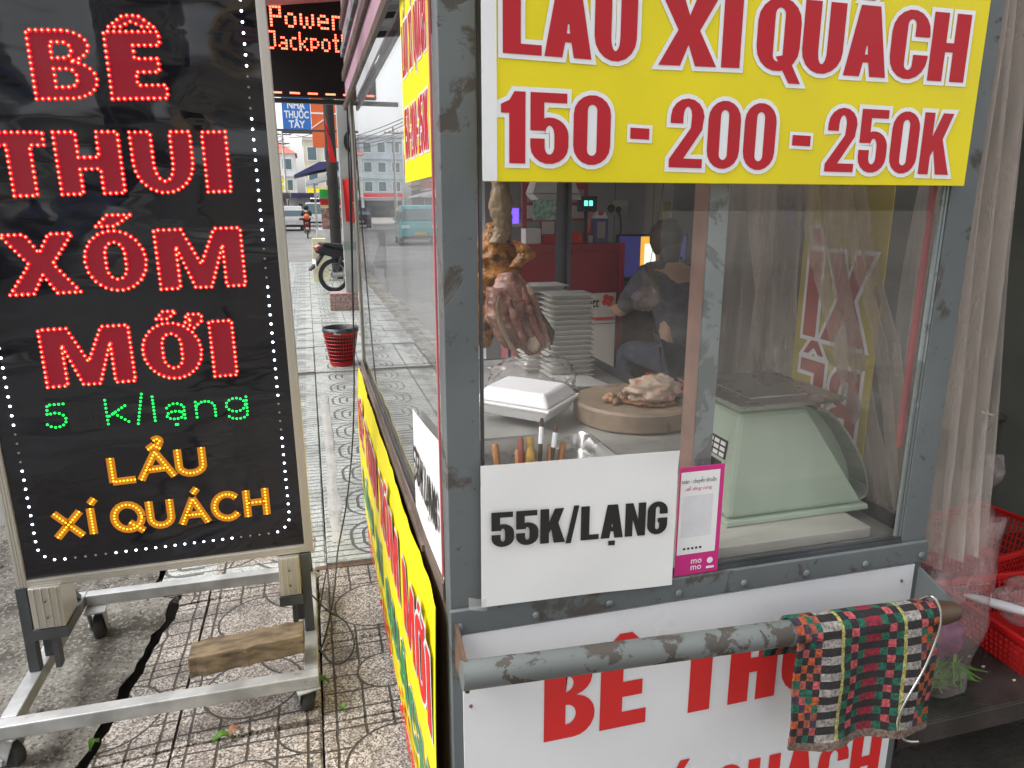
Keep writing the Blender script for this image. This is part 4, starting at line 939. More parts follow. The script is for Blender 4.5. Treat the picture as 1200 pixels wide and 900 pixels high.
# spring scale
s0, s1 = at(852, 613, Y=1.18), at(1010, 606, Y=1.18); t0, t1 = at(866, 484, Y=1.21), at(944, 478, Y=1.21)
SX_, SXr = s0.x, s1.x; zb = .801; zt = t0.z
SCL = thing('kitchen_scale', 'mint green spring scale with square steel pan', 'scale', ((SX_ + SXr) / 2, 1.28, zb))
m = MB(); m.frus((SX_ - .006, SXr + .008, 1.172, 1.40, zb), (SX_ - .004, SXr + .006, 1.174, 1.398, zb + .012)); m.build('base', M['mint'], SCL, bevel=.003)
m = MB(); m.frus((SX_, SXr, 1.18, 1.39, zb + .0125), (t0.x, t1.x, 1.205, 1.36, zt)); m.build('body', M['mint'], SCL, bevel=.010)
m = MB(); m.frus((t0.x + .004, t1.x - .004, 1.212, 1.352, zt + .0005), (t0.x + .006, t1.x - .006, 1.214, 1.35, zt + .016)); m.build('neck', M['mint'], SCL, bevel=.002)
pz = zt + .020; w0, w1 = t0.x - .035, t1.x + .062
m = MB(); m.frus((w0 + .012, w1 - .012, 1.165, 1.40, pz - .002), (w0, w1, 1.155, 1.415, pz + .010)); pan = m.build('pan', M['stain'], SCL, bevel=.004)
m = MB(); m.frus((w0 + .05, w1 - .05, 1.20, 1.37, pz + .0102), (w0 + .055, w1 - .055, 1.205, 1.365, pz + .014)); m.build('pan_emboss', M['stain'], pan, bevel=.002)
hp = [at(x, y, Y=1.24) for x, y in ((944, 474), (956, 477), (968, 487), (981, 504), (992, 524), (1000, 545), (1003, 562), (1001, 574), (992, 579))]
m = MB()
for q in range(len(hp) - 1): m.bar(hp[q], hp[q + 1], .032, .007, up=(0, 1, 0)) if False else m.bar(Vector(hp[q]), Vector(hp[q + 1]), .006, .075, up=(0, 1, 0))
hd = m.build('handle', M['mintdark'], SCL, bevel=.0025)
m = MB(); m.prism([(p.x, p.z) for p in hp[::-1]], (0, 1.262, 0), (1, 0, 0), (0, 0, 1), .004); m.build('side_plate', M['mint'], SCL)
m = MB()
# dial side faces left: black plates with figures
lx0, lx1 = SX_, t0.x
def lp(y, z): f = (z - zb - .012) / (zt - zb - .012); return Vector((lx0 + (lx1 - lx0) * f - .0015, y, z))
m.add([lp(1.235, zb + .055), lp(1.375, zb + .055), lp(1.36, zb + .118), lp(1.235, zb + .118)], [(0, 1, 2, 3)]); m.build('plate', M['black'], SCL)
m = MB(); m.add([lp(1.225, zb + .125), lp(1.30, zb + .125), lp(1.30, zb + .165), lp(1.225, zb + .165)], [(0, 1, 2, 3)]); m.build('plate', M['black'], SCL)
m = MB()
for i in range(3):
    for j in range(3):
        y = 1.231 + i * .023; z = zb + .128 + j * .012; m.add([lp(y, z) - Vector((.001, 0, 0)), lp(y + .018, z) - Vector((.001, 0, 0)), lp(y + .018, z + .008) - Vector((.001, 0, 0)), lp(y, z + .008) - Vector((.001, 0, 0))], [(0, 1, 2, 3)])
m.build('figures', M['paper'], SCL)
# foam clamshell box
bc = at(620, 480, Z=.82); Bx = Matrix.Translation((bc.x, bc.y + .03, CZ + .045)) @ Matrix.Rotation(R(-47), 4, 'Z') @ Matrix.Rotation(R(3), 4, 'X') @ Matrix.Scale(1.12, 4)
FB = thing('foam_box', 'closed white foam takeaway box on the counter', 'takeaway box', (bc.x, bc.y, CZ))
m = MB(); m.frus((-.095, .095, -.07, .07, -.012), (-.118, .118, -.088, .088, .024), M=Bx); m.build('tray', M['foam'], FB, bevel=.006)
m = MB(); m.frus((-.122, .122, -.092, .092, .0245), (-.120, .120, -.090, .090, .031), M=Bx); m.build('rim', M['foam'], FB, bevel=.002)
m = MB(); m.frus((-.117, .117, -.087, .087, .0315), (-.092, .092, -.062, .062, .066), M=Bx); m.build('lid', M['foam'], FB, bevel=.008)
# steel tray with handles of knives and chopsticks
TR = thing('steel_tray', 'long stainless tray behind the price sheet', 'tray', (.53, 1.62, CZ)); m = MB()
def rr(x0, x1, y0, y1, r, z, n=5):
    return [Vector((x, y, z)) for cx, cy, a in ((x1 - r, y1 - r, 0), (x0 + r, y1 - r, 90), (x0 + r, y0 + r, 180), (x1 - r, y0 + r, 270)) for x, y in arc(cx, cy, r, r, a, a + 90, n)]
rings = [rr(.33, .72, 1.44, 1.80, .05, CZ + .046), rr(.337, .713, 1.447, 1.793, .045, CZ + .048), rr(.342, .708, 1.452, 1.788, .04, CZ + .042), rr(.35, .70, 1.46, 1.78, .035, CZ + .004)]
n = len(rings[0]); vs = [p for r_ in rings for p in r_]; fs = [(k * n + i, k * n + (i + 1) % n, (k + 1) * n + (i + 1) % n, (k + 1) * n + i) for k in range(3) for i in range(n)] + [tuple(range(3 * n, 4 * n))]
m.add(vs, fs); m.build('pan', M['stain'], TR, smooth='auto', solid=.0016)
stk = pm('handle_wood', (.36, .16, .05), .5, 0, .3, 20); hw = M['lwhite']
for k, (x0, y0, x1, y1, rad, mt, lab) in enumerate(((585, 560, 580, 520, .008, 'w', 'thick brown stick at the left end of the utensils'), (608, 560, 606, 527, .006, 'w', 'short brown stick second from the left among the utensils'), (612, 556, 610, 512, .007, 'r', 'red-brown handle standing among the utensils'), (632, 556, 635, 490, .005, 'k', 'dark skewer with a white band, tallest of the utensils'), (644, 556, 652, 498, .0055, 'k2', 'leaning white-banded skewer beside the tallest one'), (644, 558, 645, 520, .008, 'w', 'pale wooden handle in front of the leaning skewer'), (655, 556, 660, 518, .008, 'w', 'wooden handle at the right end of the utensils'), (622, 556, 621, 512, .013, 'g', 'small bottle with a gold neck among the utensils'))):
    a, b_ = at(x0, y0, Y=1.40), at(x1, y1, Y=1.42); o = thing('utensil', lab, 'utensil', (a.x, a.y, a.z), 'utensils upright behind the price sheet')
    m = MB()
    if mt == 'g': m.tube([a, a.lerp(b_, .55), a.lerp(b_, .7), b_], [.014, .014, .009, .009], 12); m.build('body', pm('gold_foil', (.45, .28, .06), .35, .5, .3, 40), o, smooth='auto')
    else:
        m.tube([a, a.lerp(b_, .5), b_.lerp(a, .06), b_], [rad * .8, rad, rad, rad * .6], 8); m.build('handle', stk if mt == 'w' else (pm('redwood', (.22, .05, .03), .5) if mt == 'r' else M['brown']), o, smooth='auto')
        if mt.startswith('k'): m = MB(); m.tube([a.lerp(b_, .55), a.lerp(b_, .85)], rad * 1.12, 8); m.build('band', hw, o)
# a dark cup holding them
m = MB(); cc = at(620, 560, Y=1.41); m.lathe([(.062, 0), (.066, .075), (.062, .075), (.058, .006)], (cc.x, 1.41, CZ + .0005), 20); tag(m.build('utensil_cup', M['stain'], smooth='auto'), 'round steel cup holding the utensils behind the price sheet', 'cup')
# chopping block and meat on it
cb = thing('chopping_block', 'thick round wooden chopping block on the counter', 'chopping block', (.97, 2.02, CZ)); m = MB()
m.lathe([(.185, .0005), (.195, .01), (.195, .058), (.188, .066), (.10, .067), (.001, .066)], (.97, 2.02, CZ), 40, cap=False); m.build('block', M['woodcut'], cb, smooth='auto')
q = at(765, 462, Y=1.93); CBZ = CZ + .067
m = MB(); m.blob((q.x + .01, 1.95, CBZ + .040), (.088, .06, .046), 48, 32, .38, 2.0, 4); pm_ = thing('meat_piece', 'pale pink chunk of meat on the chopping block', 'meat', (q.x, 1.95, CBZ)); m.build('flesh', M['fat'], pm_, smooth=True)
m = MB(); m.blob((q.x + .012, 1.945, CBZ + .008), (.090, .066, .011), 22, 8, .3, 2, 9); m.build('rind', M['roast'], pm_, smooth=True)
q = at(722, 465, Y=2.0); m = MB()
for k in range(14): m.blob((q.x + random.uniform(-.04, .04), 1.98 + random.uniform(-.03, .04), CBZ + .008 + random.uniform(0, .012)), (random.uniform(.008, .016),) * 3, 7, 5, .4, 2, k)
tag(m.build('meat_scraps', pm('brown_scraps', (.34, .19, .10), .5, 0, .4, 30), smooth=True), 'heap of brown meat scraps left on the chopping block', 'meat scraps', kind='stuff')
for k, (x, y) in enumerate(((700, 500), (735, 499), (765, 497))):
    q = at(x, y, Z=.80); m = MB(); m.tube([q + Vector((-.03, 0, 0)), q + Vector((0, .004, .004)), q + Vector((.035, -.004, .001))], [.001, .004, .001], 6)
# hanging roast calf
HX, HY = .40, 1.50
calf = thing('hanging_meat', 'roasted calf leg hanging inside the glass, golden skin over pink flesh', 'meat', (HX, HY, 1.06))
def loft(name, mat, rows, amp=.12, fr=16, n=48, seed=0):
    m = MB(); vs, fs = [], []
    for k, (x, y, z, rx, ry) in enumerate(rows):
        for j in range(n):
            a = 2 * math.pi * j / n; dx, dy = math.cos(a), math.sin(a); p = Vector((x + dx * rx, y + dy * ry, z))
            f = 1 + amp * noise.noise(p * fr + Vector((seed, 0, 0))) + amp * .7 * noise.noise(p * fr * 2.3) + amp * .5 * (abs(noise.noise(p * fr * 4.5)) - .3) + amp * .3 * noise.noise(p * fr * 9); vs.append(Vector((x + dx * rx * f, y + dy * ry * f, z + .006 * noise.noise(p * 30))))
    for k in range(len(rows) - 1):
        for j in range(n): fs.append((k * n + j, k * n + (j + 1) % n, (k + 1) * n + (j + 1) % n, (k + 1) * n + j))
    fs += [tuple(reversed(range(n))), tuple(range((len(rows) - 1) * n, len(rows) * n))]
    m.add(vs, fs); return m.build(name, mat, calf, smooth=True)
def hm(x, y): p = at(x, y, Y=HY); return p.x, p.z
def rows_px(L, yo=0, dep=.8):
    out = []
    for (xa, xb, y) in L:
        a, z = hm(xa, y); b2, _ = hm(xb, y); out.append(((a + b2) / 2, HY + yo, z, (b2 - a) / 2, (b2 - a) / 2 * dep))
    # refine
    fine = []
    for a, b2 in zip(out, out[1:]):
        for k in range(9): fine.append(tuple(a[i] + (b2[i] - a[i]) * k / 9 for i in range(5)))
    fine.append(out[-1]); return fine
loft('shank', M['shank'], rows_px([(574, 588, 170), (575, 596, 215), (576, 600, 240), (578, 602, 258), (577, 598, 272), (572, 592, 285)]), .34, 22)
loft('flap', M['shank'], rows_px([(588, 606, 170), (590, 602, 215), (592, 600, 240), (594, 598, 256)], .03), .4, 30)
loft('roast_skin', M['roast'], rows_px([(572, 590, 262), (566, 596, 278), (560, 606, 292), (556, 612, 306), (556, 614, 320), (558, 604, 334), (560, 592, 350), (560, 584, 375), (560, 582, 398), (566, 576, 410)], .02), .22, 22)
loft('roast_skin', M['roast'], rows_px([(594, 604, 281), (600, 616, 288), (604, 624, 295), (598, 620, 303), (592, 606, 312)], -.03), .3, 30, seed=5)
loft('cut_flesh', M['flesh'], rows_px([(580, 604, 318), (572, 612, 332), (570, 618, 345), (572, 622, 360), (576, 628, 374), (584, 632, 388), (600, 636, 400), (612, 626, 412)], -.035), .18, 24, seed=2)
loft('cut_flesh', M['flesh'], rows_px([(564, 586, 335), (562, 598, 352), (564, 606, 370), (570, 608, 388), (580, 604, 402)], -.055), .2, 26, seed=8)
M['flesh2'] = pm('dark_meat', (.22, .085, .07), .32, 0, .4, 30, .006, 50, ((.40, .24, .2), .55, .66, 26), sss=.08)
loft('muscle', M['flesh2'], rows_px([(600, 604, 332), (600, 609, 345), (605, 614, 360), (610, 619, 376), (618, 626, 392), (624, 628, 402)], -.078, .7), .3, 34, 24, 3)
loft('muscle', M['flesh'], rows_px([(606, 610, 330), (610, 618, 345), (614, 623, 362), (620, 629, 378), (626, 634, 394), (632, 635, 404)], -.066, .7), .3, 34, 24, 6)
loft('muscle', M['flesh2'], rows_px([(583, 587, 345), (583, 592, 358), (587, 598, 372), (594, 602, 386), (600, 604, 396)], -.088, .6), .35, 34, 24, 9)
loft('fat_edge', M['shank'], rows_px([(571, 574, 340), (568, 573, 352), (570, 576, 368), (576, 582, 386), (586, 592, 402), (594, 598, 410)], -.092, .6), .3, 40, 16, 12)
m = MB(); a, z = hm(614, 396); m.blob((a, HY - .07, z), (.015, .014, .017), 14, 10, .25, 2, 3); m.build('bone_end', M['fat'], calf, smooth=True)
m = MB(); a, z = hm(636, 385); m.tube([(hm(612, 352)[0], HY - .05, hm(612, 352)[1]), (hm(626, 372)[0], HY - .06, hm(626, 372)[1]), (a, HY - .06, z), (hm(636, 398)[0], HY - .055, hm(636, 398)[1])], [.010, .010, .008, .005], 8); m.build('sinew', M['brown'], calf, smooth=True)
m = MB(); a, z = hm(588, 190); m.tube([(a, HY, z + .02), (a, HY, 1.75), (a + .012, HY, 1.97)], .004, 6); m.build('hook', M['chrome'], calf, smooth=True)
# clear bags
def bag(name, c, r, mat, label, seed, amp=.28, cat='plastic bag', neck=None):
    m = MB(); m.blob(c, r, 34, 24, amp, 2.4, seed)
    if neck: m.lathe([(r[0] * .5, r[2] * .75), (r[0] * .18, r[2] * 1.05), (r[0] * .34, r[2] * 1.3)], c, 16, cap=False)
    return tag(m.build(name, M[mat], smooth=True), label, cat)
q = at(628, 432, Y=2.2); bag('plastic_bag', (q.x, 2.24, CZ + .085), (.15, .10, .088), 'film', 'crumpled clear plastic bag on the counter under the hanging meat', 3)
q = at(757, 350, Y=2.6); bag('plastic_bag', (q.x, 2.6, q.z), (.055, .05, .048), 'pinkfilm', 'small pinkish plastic bag hanging in front of the seated person', 6)
m = MB(); m.tube([(q.x, 2.6, q.z + .045), (q.x + .02, 2.6, q.z + .2), (at(781, 230, Y=2.6).x, 2.6, 1.62)], .0015, 5)
tag(m.build('bag_string', M['cable'], smooth=True), 'string holding the small pinkish bag', 'string')
# stacked foam trays
def tray_mesh():
    m = MB(); m.frus((-.07, .07, -.05, .05, 0), (-.085, .085, -.064, .064, .016)); m.frus((-.091, .091, -.07, .07, .0162), (-.091, .091, -.07, .07, .019)); return m
m0 = tray_mesh(); me = bpy.data.meshes.new('foam_tray'); me.from_pydata(m0.v, [], m0.f); me.materials.append(M['foamdull'])
def stack(px0, py0, Yp, n, label, grp):
    q = at(px0, py0, Y=Yp)
    for k in range(n):
        o = bpy.data.objects.new('foam_tray', me); COL.objects.link(o); o.location = (q.x + random.uniform(-.003, .003), Yp + random.uniform(-.003, .003), CZ + .0005 + k * .0196); o.rotation_euler = (0, 0, R(random.uniform(-2, 2))); tag(o, label if 0 < k < n - 1 else ('topmost' if k else 'bottom') + label[4:], 'foam tray', grp if 0 < k < n - 1 else None)
stack(634, 400, 2.78, 18, 'thin foam tray in the left of the two white stacks', 'left stack of foam trays'); stack(664, 400, 2.62, 17, 'thin foam tray in the right of the two white stacks', 'right stack of foam trays')
q = at(684, 414, Y=2.4); o = bpy.data.objects.new('foam_tray', me); COL.objects.link(o); o.location = (q.x, 2.42, CZ + .012); o.rotation_euler = (R(6), R(8), R(20)); tag(o, 'single foam tray tipped beside the stacks', 'foam tray')

# towel over the handle bar
cols = [(.012, 'k')] ; W_ = {'k': (.018, .015, .017), 'o': (.38, .075, .022), 'p': (.40, .075, .085), 'g': (.012, .10, .065), 'd': (.22, .012, .03), 'w': (.27, .25, .235), 'y': (.34, .31, .10), 'n': (.035, .028, .05), 'b': (.16, .11, .09), 'r': (.28, .07, .045)}
KEYS = list(W_); twm = [pm('towel_' + k, W_[k], .95, 0, .5, 160, .006, 260) for k in KEYS]
ta, tb = at(934, 722, Y=.94), at(1095, 700, Y=.94); zb0 = at(930, 862, Y=.93).z
TWX = Vector((tb.x - ta.x, 0, 0)); bc_ = (pl_ + (pr - pl_) * .78)
# bands of the weave across the width: (relative width, kind)
BANDS = [(7, 'c0'), (7, 'c1'), (7, 'c2'), (7, 'c3'), (22, 'w'), (4, 'y'), (9, 'g0'), (9, 'g1'), (9, 'g2'), (20, 'd'), (9, 'g0'), (9, 'g1'), (9, 'g2'), (4, 'y'), (19, 'w'), (8, 'c1'), (8, 'c2'), (8, 'c3')]
BW = sum(b[0] for b in BANDS); BU = [0]
for b in BANDS: BU.append(BU[-1] + b[0] / BW)
nrow = 24
def colkey(i, j):
    k = BANDS[i][1]
    if j < 1: return 'b'
    if k == 'w': return 'w' if j % 2 else 'k'
    if k == 'y': return 'y'
    if k == 'd': return 'd' if j % 2 else 'k'
    if k[0] == 'g': return ('p' if (k == 'g1' and j % 2 == 0) else 'g' if (int(k[1]) + j) % 2 else 'k')
    q = int(k[1]); return (['o', 'r', 'p', 'o', 'r', 'g'][(i * 2 + j) % 6] if (q + j) % 2 else ['k', 'n', 'k', 'g', 'k'][(i + j) % 5])
def tu(u):
    x = u * len(BANDS); i = min(int(x), len(BANDS) - 1); return BU[i] + (BU[i + 1] - BU[i]) * (x - i)
Lf = ta.z - .0225 - zb0; Rr = .0275; Lb = .06; tot = Lf + math.pi * Rr + Lb
def tw(u, v):
    u0_ = u; u = tu(u) + .006 * noise.noise(Vector((u * 40, v * 60, 3))); v = v + .005 * noise.noise(Vector((u * 30, v * 70, 8))) - (.010 * abs(noise.noise(Vector((u * 60, 0, 1)))) if v < .02 else 0)
    s = v * tot; x = ta.x + (tb.x - ta.x) * (u * .985) + .018 * u * (1 - v); bar = pl_ + (pr - pl_) * ((x - pl_.x) / (pr.x - pl_.x))
    fold = .006 * math.sin(u * 13 + 1) * (1 - v) + .005 * noise.noise(Vector((u * 4, v * 4, 2))); dz = (bar.z - ta.z)
    if s < Lf:
        f = 1 - s / Lf; x2 = x - .004 * f - .012 * f * u
        return Vector((x2, bar.y - Rr - .012 * f * (1 + u * .3) + fold * 1.2, bar.z - (Lf - s) * (1 + .02 * math.sin(u * 9))))
    if s < Lf + math.pi * Rr: a = (s - Lf) / Rr; return Vector((x, bar.y - Rr * math.cos(a), bar.z + Rr * math.sin(a) + fold * .2))
    return Vector((x - .03 * (s - Lf - math.pi * Rr) / Lb, bar.y + Rr, bar.z - (s - Lf - math.pi * Rr)))
m = MB(); m.sheet(tw, len(BANDS) * 2, nrow * 3, matfn=lambda i, j: KEYS.index(colkey(i // 2, j // 3)))
tag(m.build('towel', twm, smooth=True, solid=.005), 'chequered woven towel in red, green and black over the handle bar', 'towel')
m = MB(); a = at(1084, 703, Y=.935)
wp = [at(x, y, Y=yy) for x, y, yy in ((1078, 703, .955), (1092, 699, .93), (1101, 712, .92), (1102, 730, .917), (1096, 752, .915), (1082, 785, .91), (1062, 820, .905), (1052, 842, .905), (1053, 858, .905), (1062, 868, .905), (1076, 869, .905))]
cable('wire_hook', wp, .0026, 'bent bright wire hook hanging from the bar end beside the towel', mat='chrome')

# ------------------------------------------------------------------ right of the cart: steel table, baskets, net, bag
TZ = .33
TB = thing('steel_table', 'dark stainless side table to the right of the cart', 'table', (1.8, 1.4, 0))
m = MB(); m.cub(1.165, 2.5, 1.06, 1.75, TZ - .006, TZ); m.cub(1.165, 2.5, 1.055, 1.0595, TZ - .05, TZ - .001); m.build('top', M['wetsteel'], TB, bevel=.0015)
for x, y in ((1.19, 1.70), (2.45, 1.12), (2.45, 1.70), (1.80, 1.70)): m = MB(); m.cub(x - .015, x + .015, y - .015, y + .015, 0, TZ - .007); m.build('leg', M['darksteel'], TB)
def basket(name, c, wx, wy, h, rz, label, z0, ny=5, nx=14):
    o = thing(name, label, 'basket', (c[0], c[1], z0)); Mx = Matrix.Translation((c[0], c[1], z0)) @ Matrix.Rotation(rz, 4, 'Z'); k = 1.16
    m = MB(); m.cub(-wx / 2, wx / 2, -wy / 2, wy / 2, 0, .004, M=Mx); m.build('bottom', M['redplastic'], o)
    m = MB()
    def P(sx, sy, v): f = 1 + (k - 1) * v; return Mx @ Vector((sx * wx / 2 * f, sy * wy / 2 * f, .002 + (h - .002) * v))
    for sd in range(4):
        L = wx if sd % 2 == 0 else wy; nn = max(5, int(L / .0125))
        for i in range(nn + 1):
            q = -1 + 2 * i / nn; f = [(q, -1), (1, q), (q, 1), (-1, q)][sd]; m.bar(P(*f, 0), P(*f, 1), .0045, .0028)
        for j in range(1, ny + 1):
            v = j / (ny + 1); a_, b2 = [((-1, -1), (1, -1)), ((1, -1), (1, 1)), ((1, 1), (-1, 1)), ((-1, 1), (-1, -1))][sd]; m.bar(P(*a_, v), P(*b2, v), .0024, .0042)
    m.build('lattice', M['redplastic'], o)
    m = MB()
    for sd in range(4):
        a_, b2 = [((-1, -1), (1, -1)), ((1, -1), (1, 1)), ((1, 1), (-1, 1)), ((-1, 1), (-1, -1))][sd]; m.bar(P(*a_, 1.0), P(*b2, 1.0), .012, .016)
    m.build('rim', M['redplastic'], o, bevel=.002); return o
q = at(1150, 762, Z=TZ)
basket('red_basket', (q.x + .16, q.y + .0, ), .30, .26, .10, R(-4), 'nearer red plastic lattice basket on the steel table', TZ)
basket('red_basket', (q.x + .38, q.y + .34), .30, .24, .13, R(8), 'farther red plastic basket half hidden behind the net', TZ + .002)
m = MB(); m.blob((q.x + .08, q.y + .02, TZ + .10), (.10, .016, .012), 14, 8, .1, 2, 2, M=Matrix.Rotation(R(-55), 3, 'Z')); tag(m.build('spoon', M['foam'], smooth=True), 'white plastic spoon lying in the nearer red basket', 'spoon')
bag('plastic_bag', (q.x + .18, q.y + .02, TZ + .09), (.09, .08, .06), 'film', 'clear plastic bag stuffed in the nearer red basket', 11)
gb = at(1100, 775, Y=1.16)
m = MB(); 
def bagf(u, v):
    a = 2 * math.pi * u; w = (.075 + .022 * math.sin(v * 3.0)) * (1 - .25 * max(0, v - .55)); dpt = .05 * (1 - .6 * v)
    f = 1 + .25 * noise.noise(Vector((math.cos(a) * 1.4, math.sin(a) * 1.4, v * 4)))
    return Vector((gb.x + math.cos(a) * w * f + .025 * v, .0 + 1.16 + math.sin(a) * dpt * f - .02 * v, TZ + .003 + .42 * v))
m.sheet(bagf, 36, 22); tag(m.build('vegetable_bag', M['pinkfilm'], smooth=True), 'tall clear plastic bag holding greens, beside the towel', 'plastic bag')
m = MB()
for k in range(90):
    c0 = Vector((gb.x + random.uniform(-.05, .05), 1.16 + random.uniform(-.025, .025), TZ + .008 + random.uniform(0, .06))); d = Vector((random.uniform(-1, 1), random.uniform(-.4, .4), random.uniform(-.1, .5))).normalized() * random.uniform(.03, .06); s = d.cross(Vector((random.uniform(-.3, .3), 1, .3))).normalized() * .009
    m.add([c0 - d, c0 + s, c0 + d, c0 - s], [(0, 1, 2, 3)])
tag(m.build('greens', M['leaf'], solid=.0008), 'bunch of green herbs in the clear bag beside the towel', 'herbs', kind='stuff')
m = MB(); m.blob((gb.x + .005, 1.16, TZ + .125), (.042, .03, .05), 16, 10, .5, 3, 5); tag(m.build('red_onion', pm('purple_skin', (.22, .06, .14), .4, 0, .4, 20), smooth=True), 'purple onion lying on the herbs inside the clear bag', 'vegetable')
for k, (x, y) in enumerate(((1136, 770), (1152, 782), (1188, 798))):
    q2 = at(x, y, Z=TZ); m = MB(); m.blob((q2.x, q2.y, TZ + .0025), (.006, .003, .0025), 8, 6, .3, 2, k); tag(m.build('rice_crumb', M['fat'], smooth=True), ['pale crumb on the steel table next to the greens bag', 'pale crumb on the steel table under the red basket', 'pale crumb on the steel table at the right edge of the picture'][k], 'crumb')
# net curtain: gathered outside the right post
def curtain(name, top, bot, z1, z0, folds, amp, mat, label, nu=70, nv=40, pinch=None, seed=0):
    m = MB()
    def fn(u, v):
        a = Vector(top[0]).lerp(Vector(top[1]), u); b2 = Vector(bot[0]).lerp(Vector(bot[1]), u); p = a.lerp(b2, 1 - v); z = z0 + (z1 - z0) * v
        d = (Vector(top[1]) - Vector(top[0])); nrm = Vector((-d.y, d.x)).normalized() if d.length > 0 else Vector((0, 1))
        am = amp * (.35 + .65 * (1 - v)); w = math.sin(u * folds * 6.28 + 1.3 * noise.noise(Vector((u * 3, v * 2.5, seed)))) * am + am * 1.3 * noise.noise(Vector((u * 5, v * 1.6, seed + 4)))
        return Vector((p.x + nrm.x * w, p.y + nrm.y * w, z + .012 * noise.noise(Vector((u * 9, v, 0))) * (1 - v)))
    m.sheet(fn, nu, nv); return tag(m.build(name, M[mat], smooth=True), label, 'net curtain')
curtain('net_curtain', ((1.175, 1.10), (1.245, 1.12)), ((1.185, 1.10), (1.40, 1.13)), 2.2, .70, 4, .028, 'net', 'beige mosquito net gathered outside the right cart post')
curtain('net_curtain', ((1.19, 1.18), (1.275, 1.20)), ((1.17, 1.20), (1.36, 1.24)), 2.2, .95, 3, .025, 'net', 'second fold of beige net hanging behind the first, right of the cart post', seed=7)
curtain('net_curtain', ((1.02, 1.66), (1.11, 1.56)), ((.99, 1.68), (1.09, 1.56)), 2.0, CZ + .03, 2, .02, 'net', 'beige net bundle hanging inside the cart behind the scale', seed=3)
def strip(pts, w, mat, label):
    m = MB(); n = len(pts) - 1
    def fn(u, v):
        x = v * n; k = min(int(x), n - 1); p = pts[k].lerp(pts[k + 1], x - k); ww = w * (1 + .35 * noise.noise(Vector((v * 4, w * 90, 0))))
        return p + Vector(((u - .5) * ww, .010 * math.sin(u * 11 + v * 3) - (u - .5) * ww * .7, 0))
    m.sheet(fn, 16, 50); return tag(m.build('net_strip', M[mat], smooth=True), label, 'net strip')
M['netdense'] = sheer('folded_net', (.46, .39, .34), .55, 0, weave=22, stretchz=True)
strip([at(952, 150, Y=1.38), at(968, 300, Y=1.35), at(1000, 430, Y=1.275), at(1022, 520, Y=1.24), at(1040, 612, Y=1.20)], .052, 'netdense', 'beige net strip slanting across the faded yellow strip, left of two')
strip([at(985, 150, Y=1.31), at(1008, 290, Y=1.275), at(1040, 400, Y=1.215), at(1052, 500, Y=1.185), at(1060, 600, Y=1.16)], .036, 'netdense', 'beige net strip slanting across the faded yellow strip, right of two')
strip([at(905, 150, Y=1.62), at(908, 280, Y=1.6), at(912, 400, Y=1.58), at(925, 520, Y=1.55)], .085, 'netdense', 'broad gathered net bundle hanging behind the scale pan')
m = MB(); m.sheet(lambda u, v: Vector((1.20 + .36 * u, 1.14 + .10 * u + .04 * noise.noise(Vector((u * 5, v * 5, 1))),   .50 + .36 * v + .02 * noise.noise(Vector((u * 4, 2, 0))))), 24, 18)
tag(m.build('plastic_sheet', M['pinkfilm'], smooth=True), 'crinkled clear plastic sheet hanging at the foot of the net', 'plastic sheet')

# ------------------------------------------------------------------ the shop behind
BY, RX = 5.2, 2.75
sh = thing('shop', 'open-fronted shop room behind the cart with grey walls', 'building', (2.0, 3.2, 0))
pw = MB()
box('back_wall', M['wallgrey'], sh, 1.25, RX + .15, BY, BY + .15, -.01, 3.2)
for k in range(5):
    x = 1.62 + k * .32; m = MB(); m.cub(x, x + .006, BY - .002, BY - .0005, .9, 3.19); m.build('wall_seam', M['walldark'], sh)
box('side_wall', M['walldark'], sh, RX, RX + .15, .6, BY - .001, -.01, 3.2)
box('ceiling', M['ceil'], sh, 1.25, RX + .15, 1.0, BY + .15, 3.201, 3.3)
box('pier', M['wallgrey'], sh, 1.30, 1.55, BY + .151, 19.0, -.01, 6.0)
# awning of grey sheet over the pavement
aw = thing('awning', 'grey sheet awning over the cart and pavement', 'awning', (.9, 3, 2.7)); m = MB()
m.sheet(lambda u, v: Vector((-.42 + 3.2 * u, 1.0 + 6.4 * v, 2.88 + .42 * u + .012 * math.sin(v * 200))), 3, 180); m.build('sheet', M['tarp'], aw, solid=.004)
for y in (1.1, 2.8, 4.4, 6.6, 7.3): m = MB(); m.bar((-.42, y, 2.83), (2.76, y, 3.25), .04, .05); m.build('rafter', M['darksteel'], aw)
m = MB(); m.cub(-.43, -.39, 1.0, 7.4, 2.80, 2.86); m.build('front_beam', M['darksteel'], aw)
dp = at(389, 200, Y=15); m = MB(); m.tube([(dp.x, 15, 0), (dp.x, 15, 6)], [.11, .09], 12); tag(m.build('dark_pole', pm('dark_post', (.03, .027, .024), .6, .2, .3), smooth='auto'), 'dark slender pole standing behind the parked motorbike', 'pole')
m = MB(); m.cub(.36, .42, 7.30, 7.36, 0.035, 2.9); m.cub(2.6, 2.66, 7.30, 7.36, 0., 3.2); m.build('prop', M['darksteel'], aw) if False else None
m = MB(); m.cub(-.40, .42, 6.30, 6.34, 2.235, 2.268); m.build('cross_bar', M['darksteel'], aw)
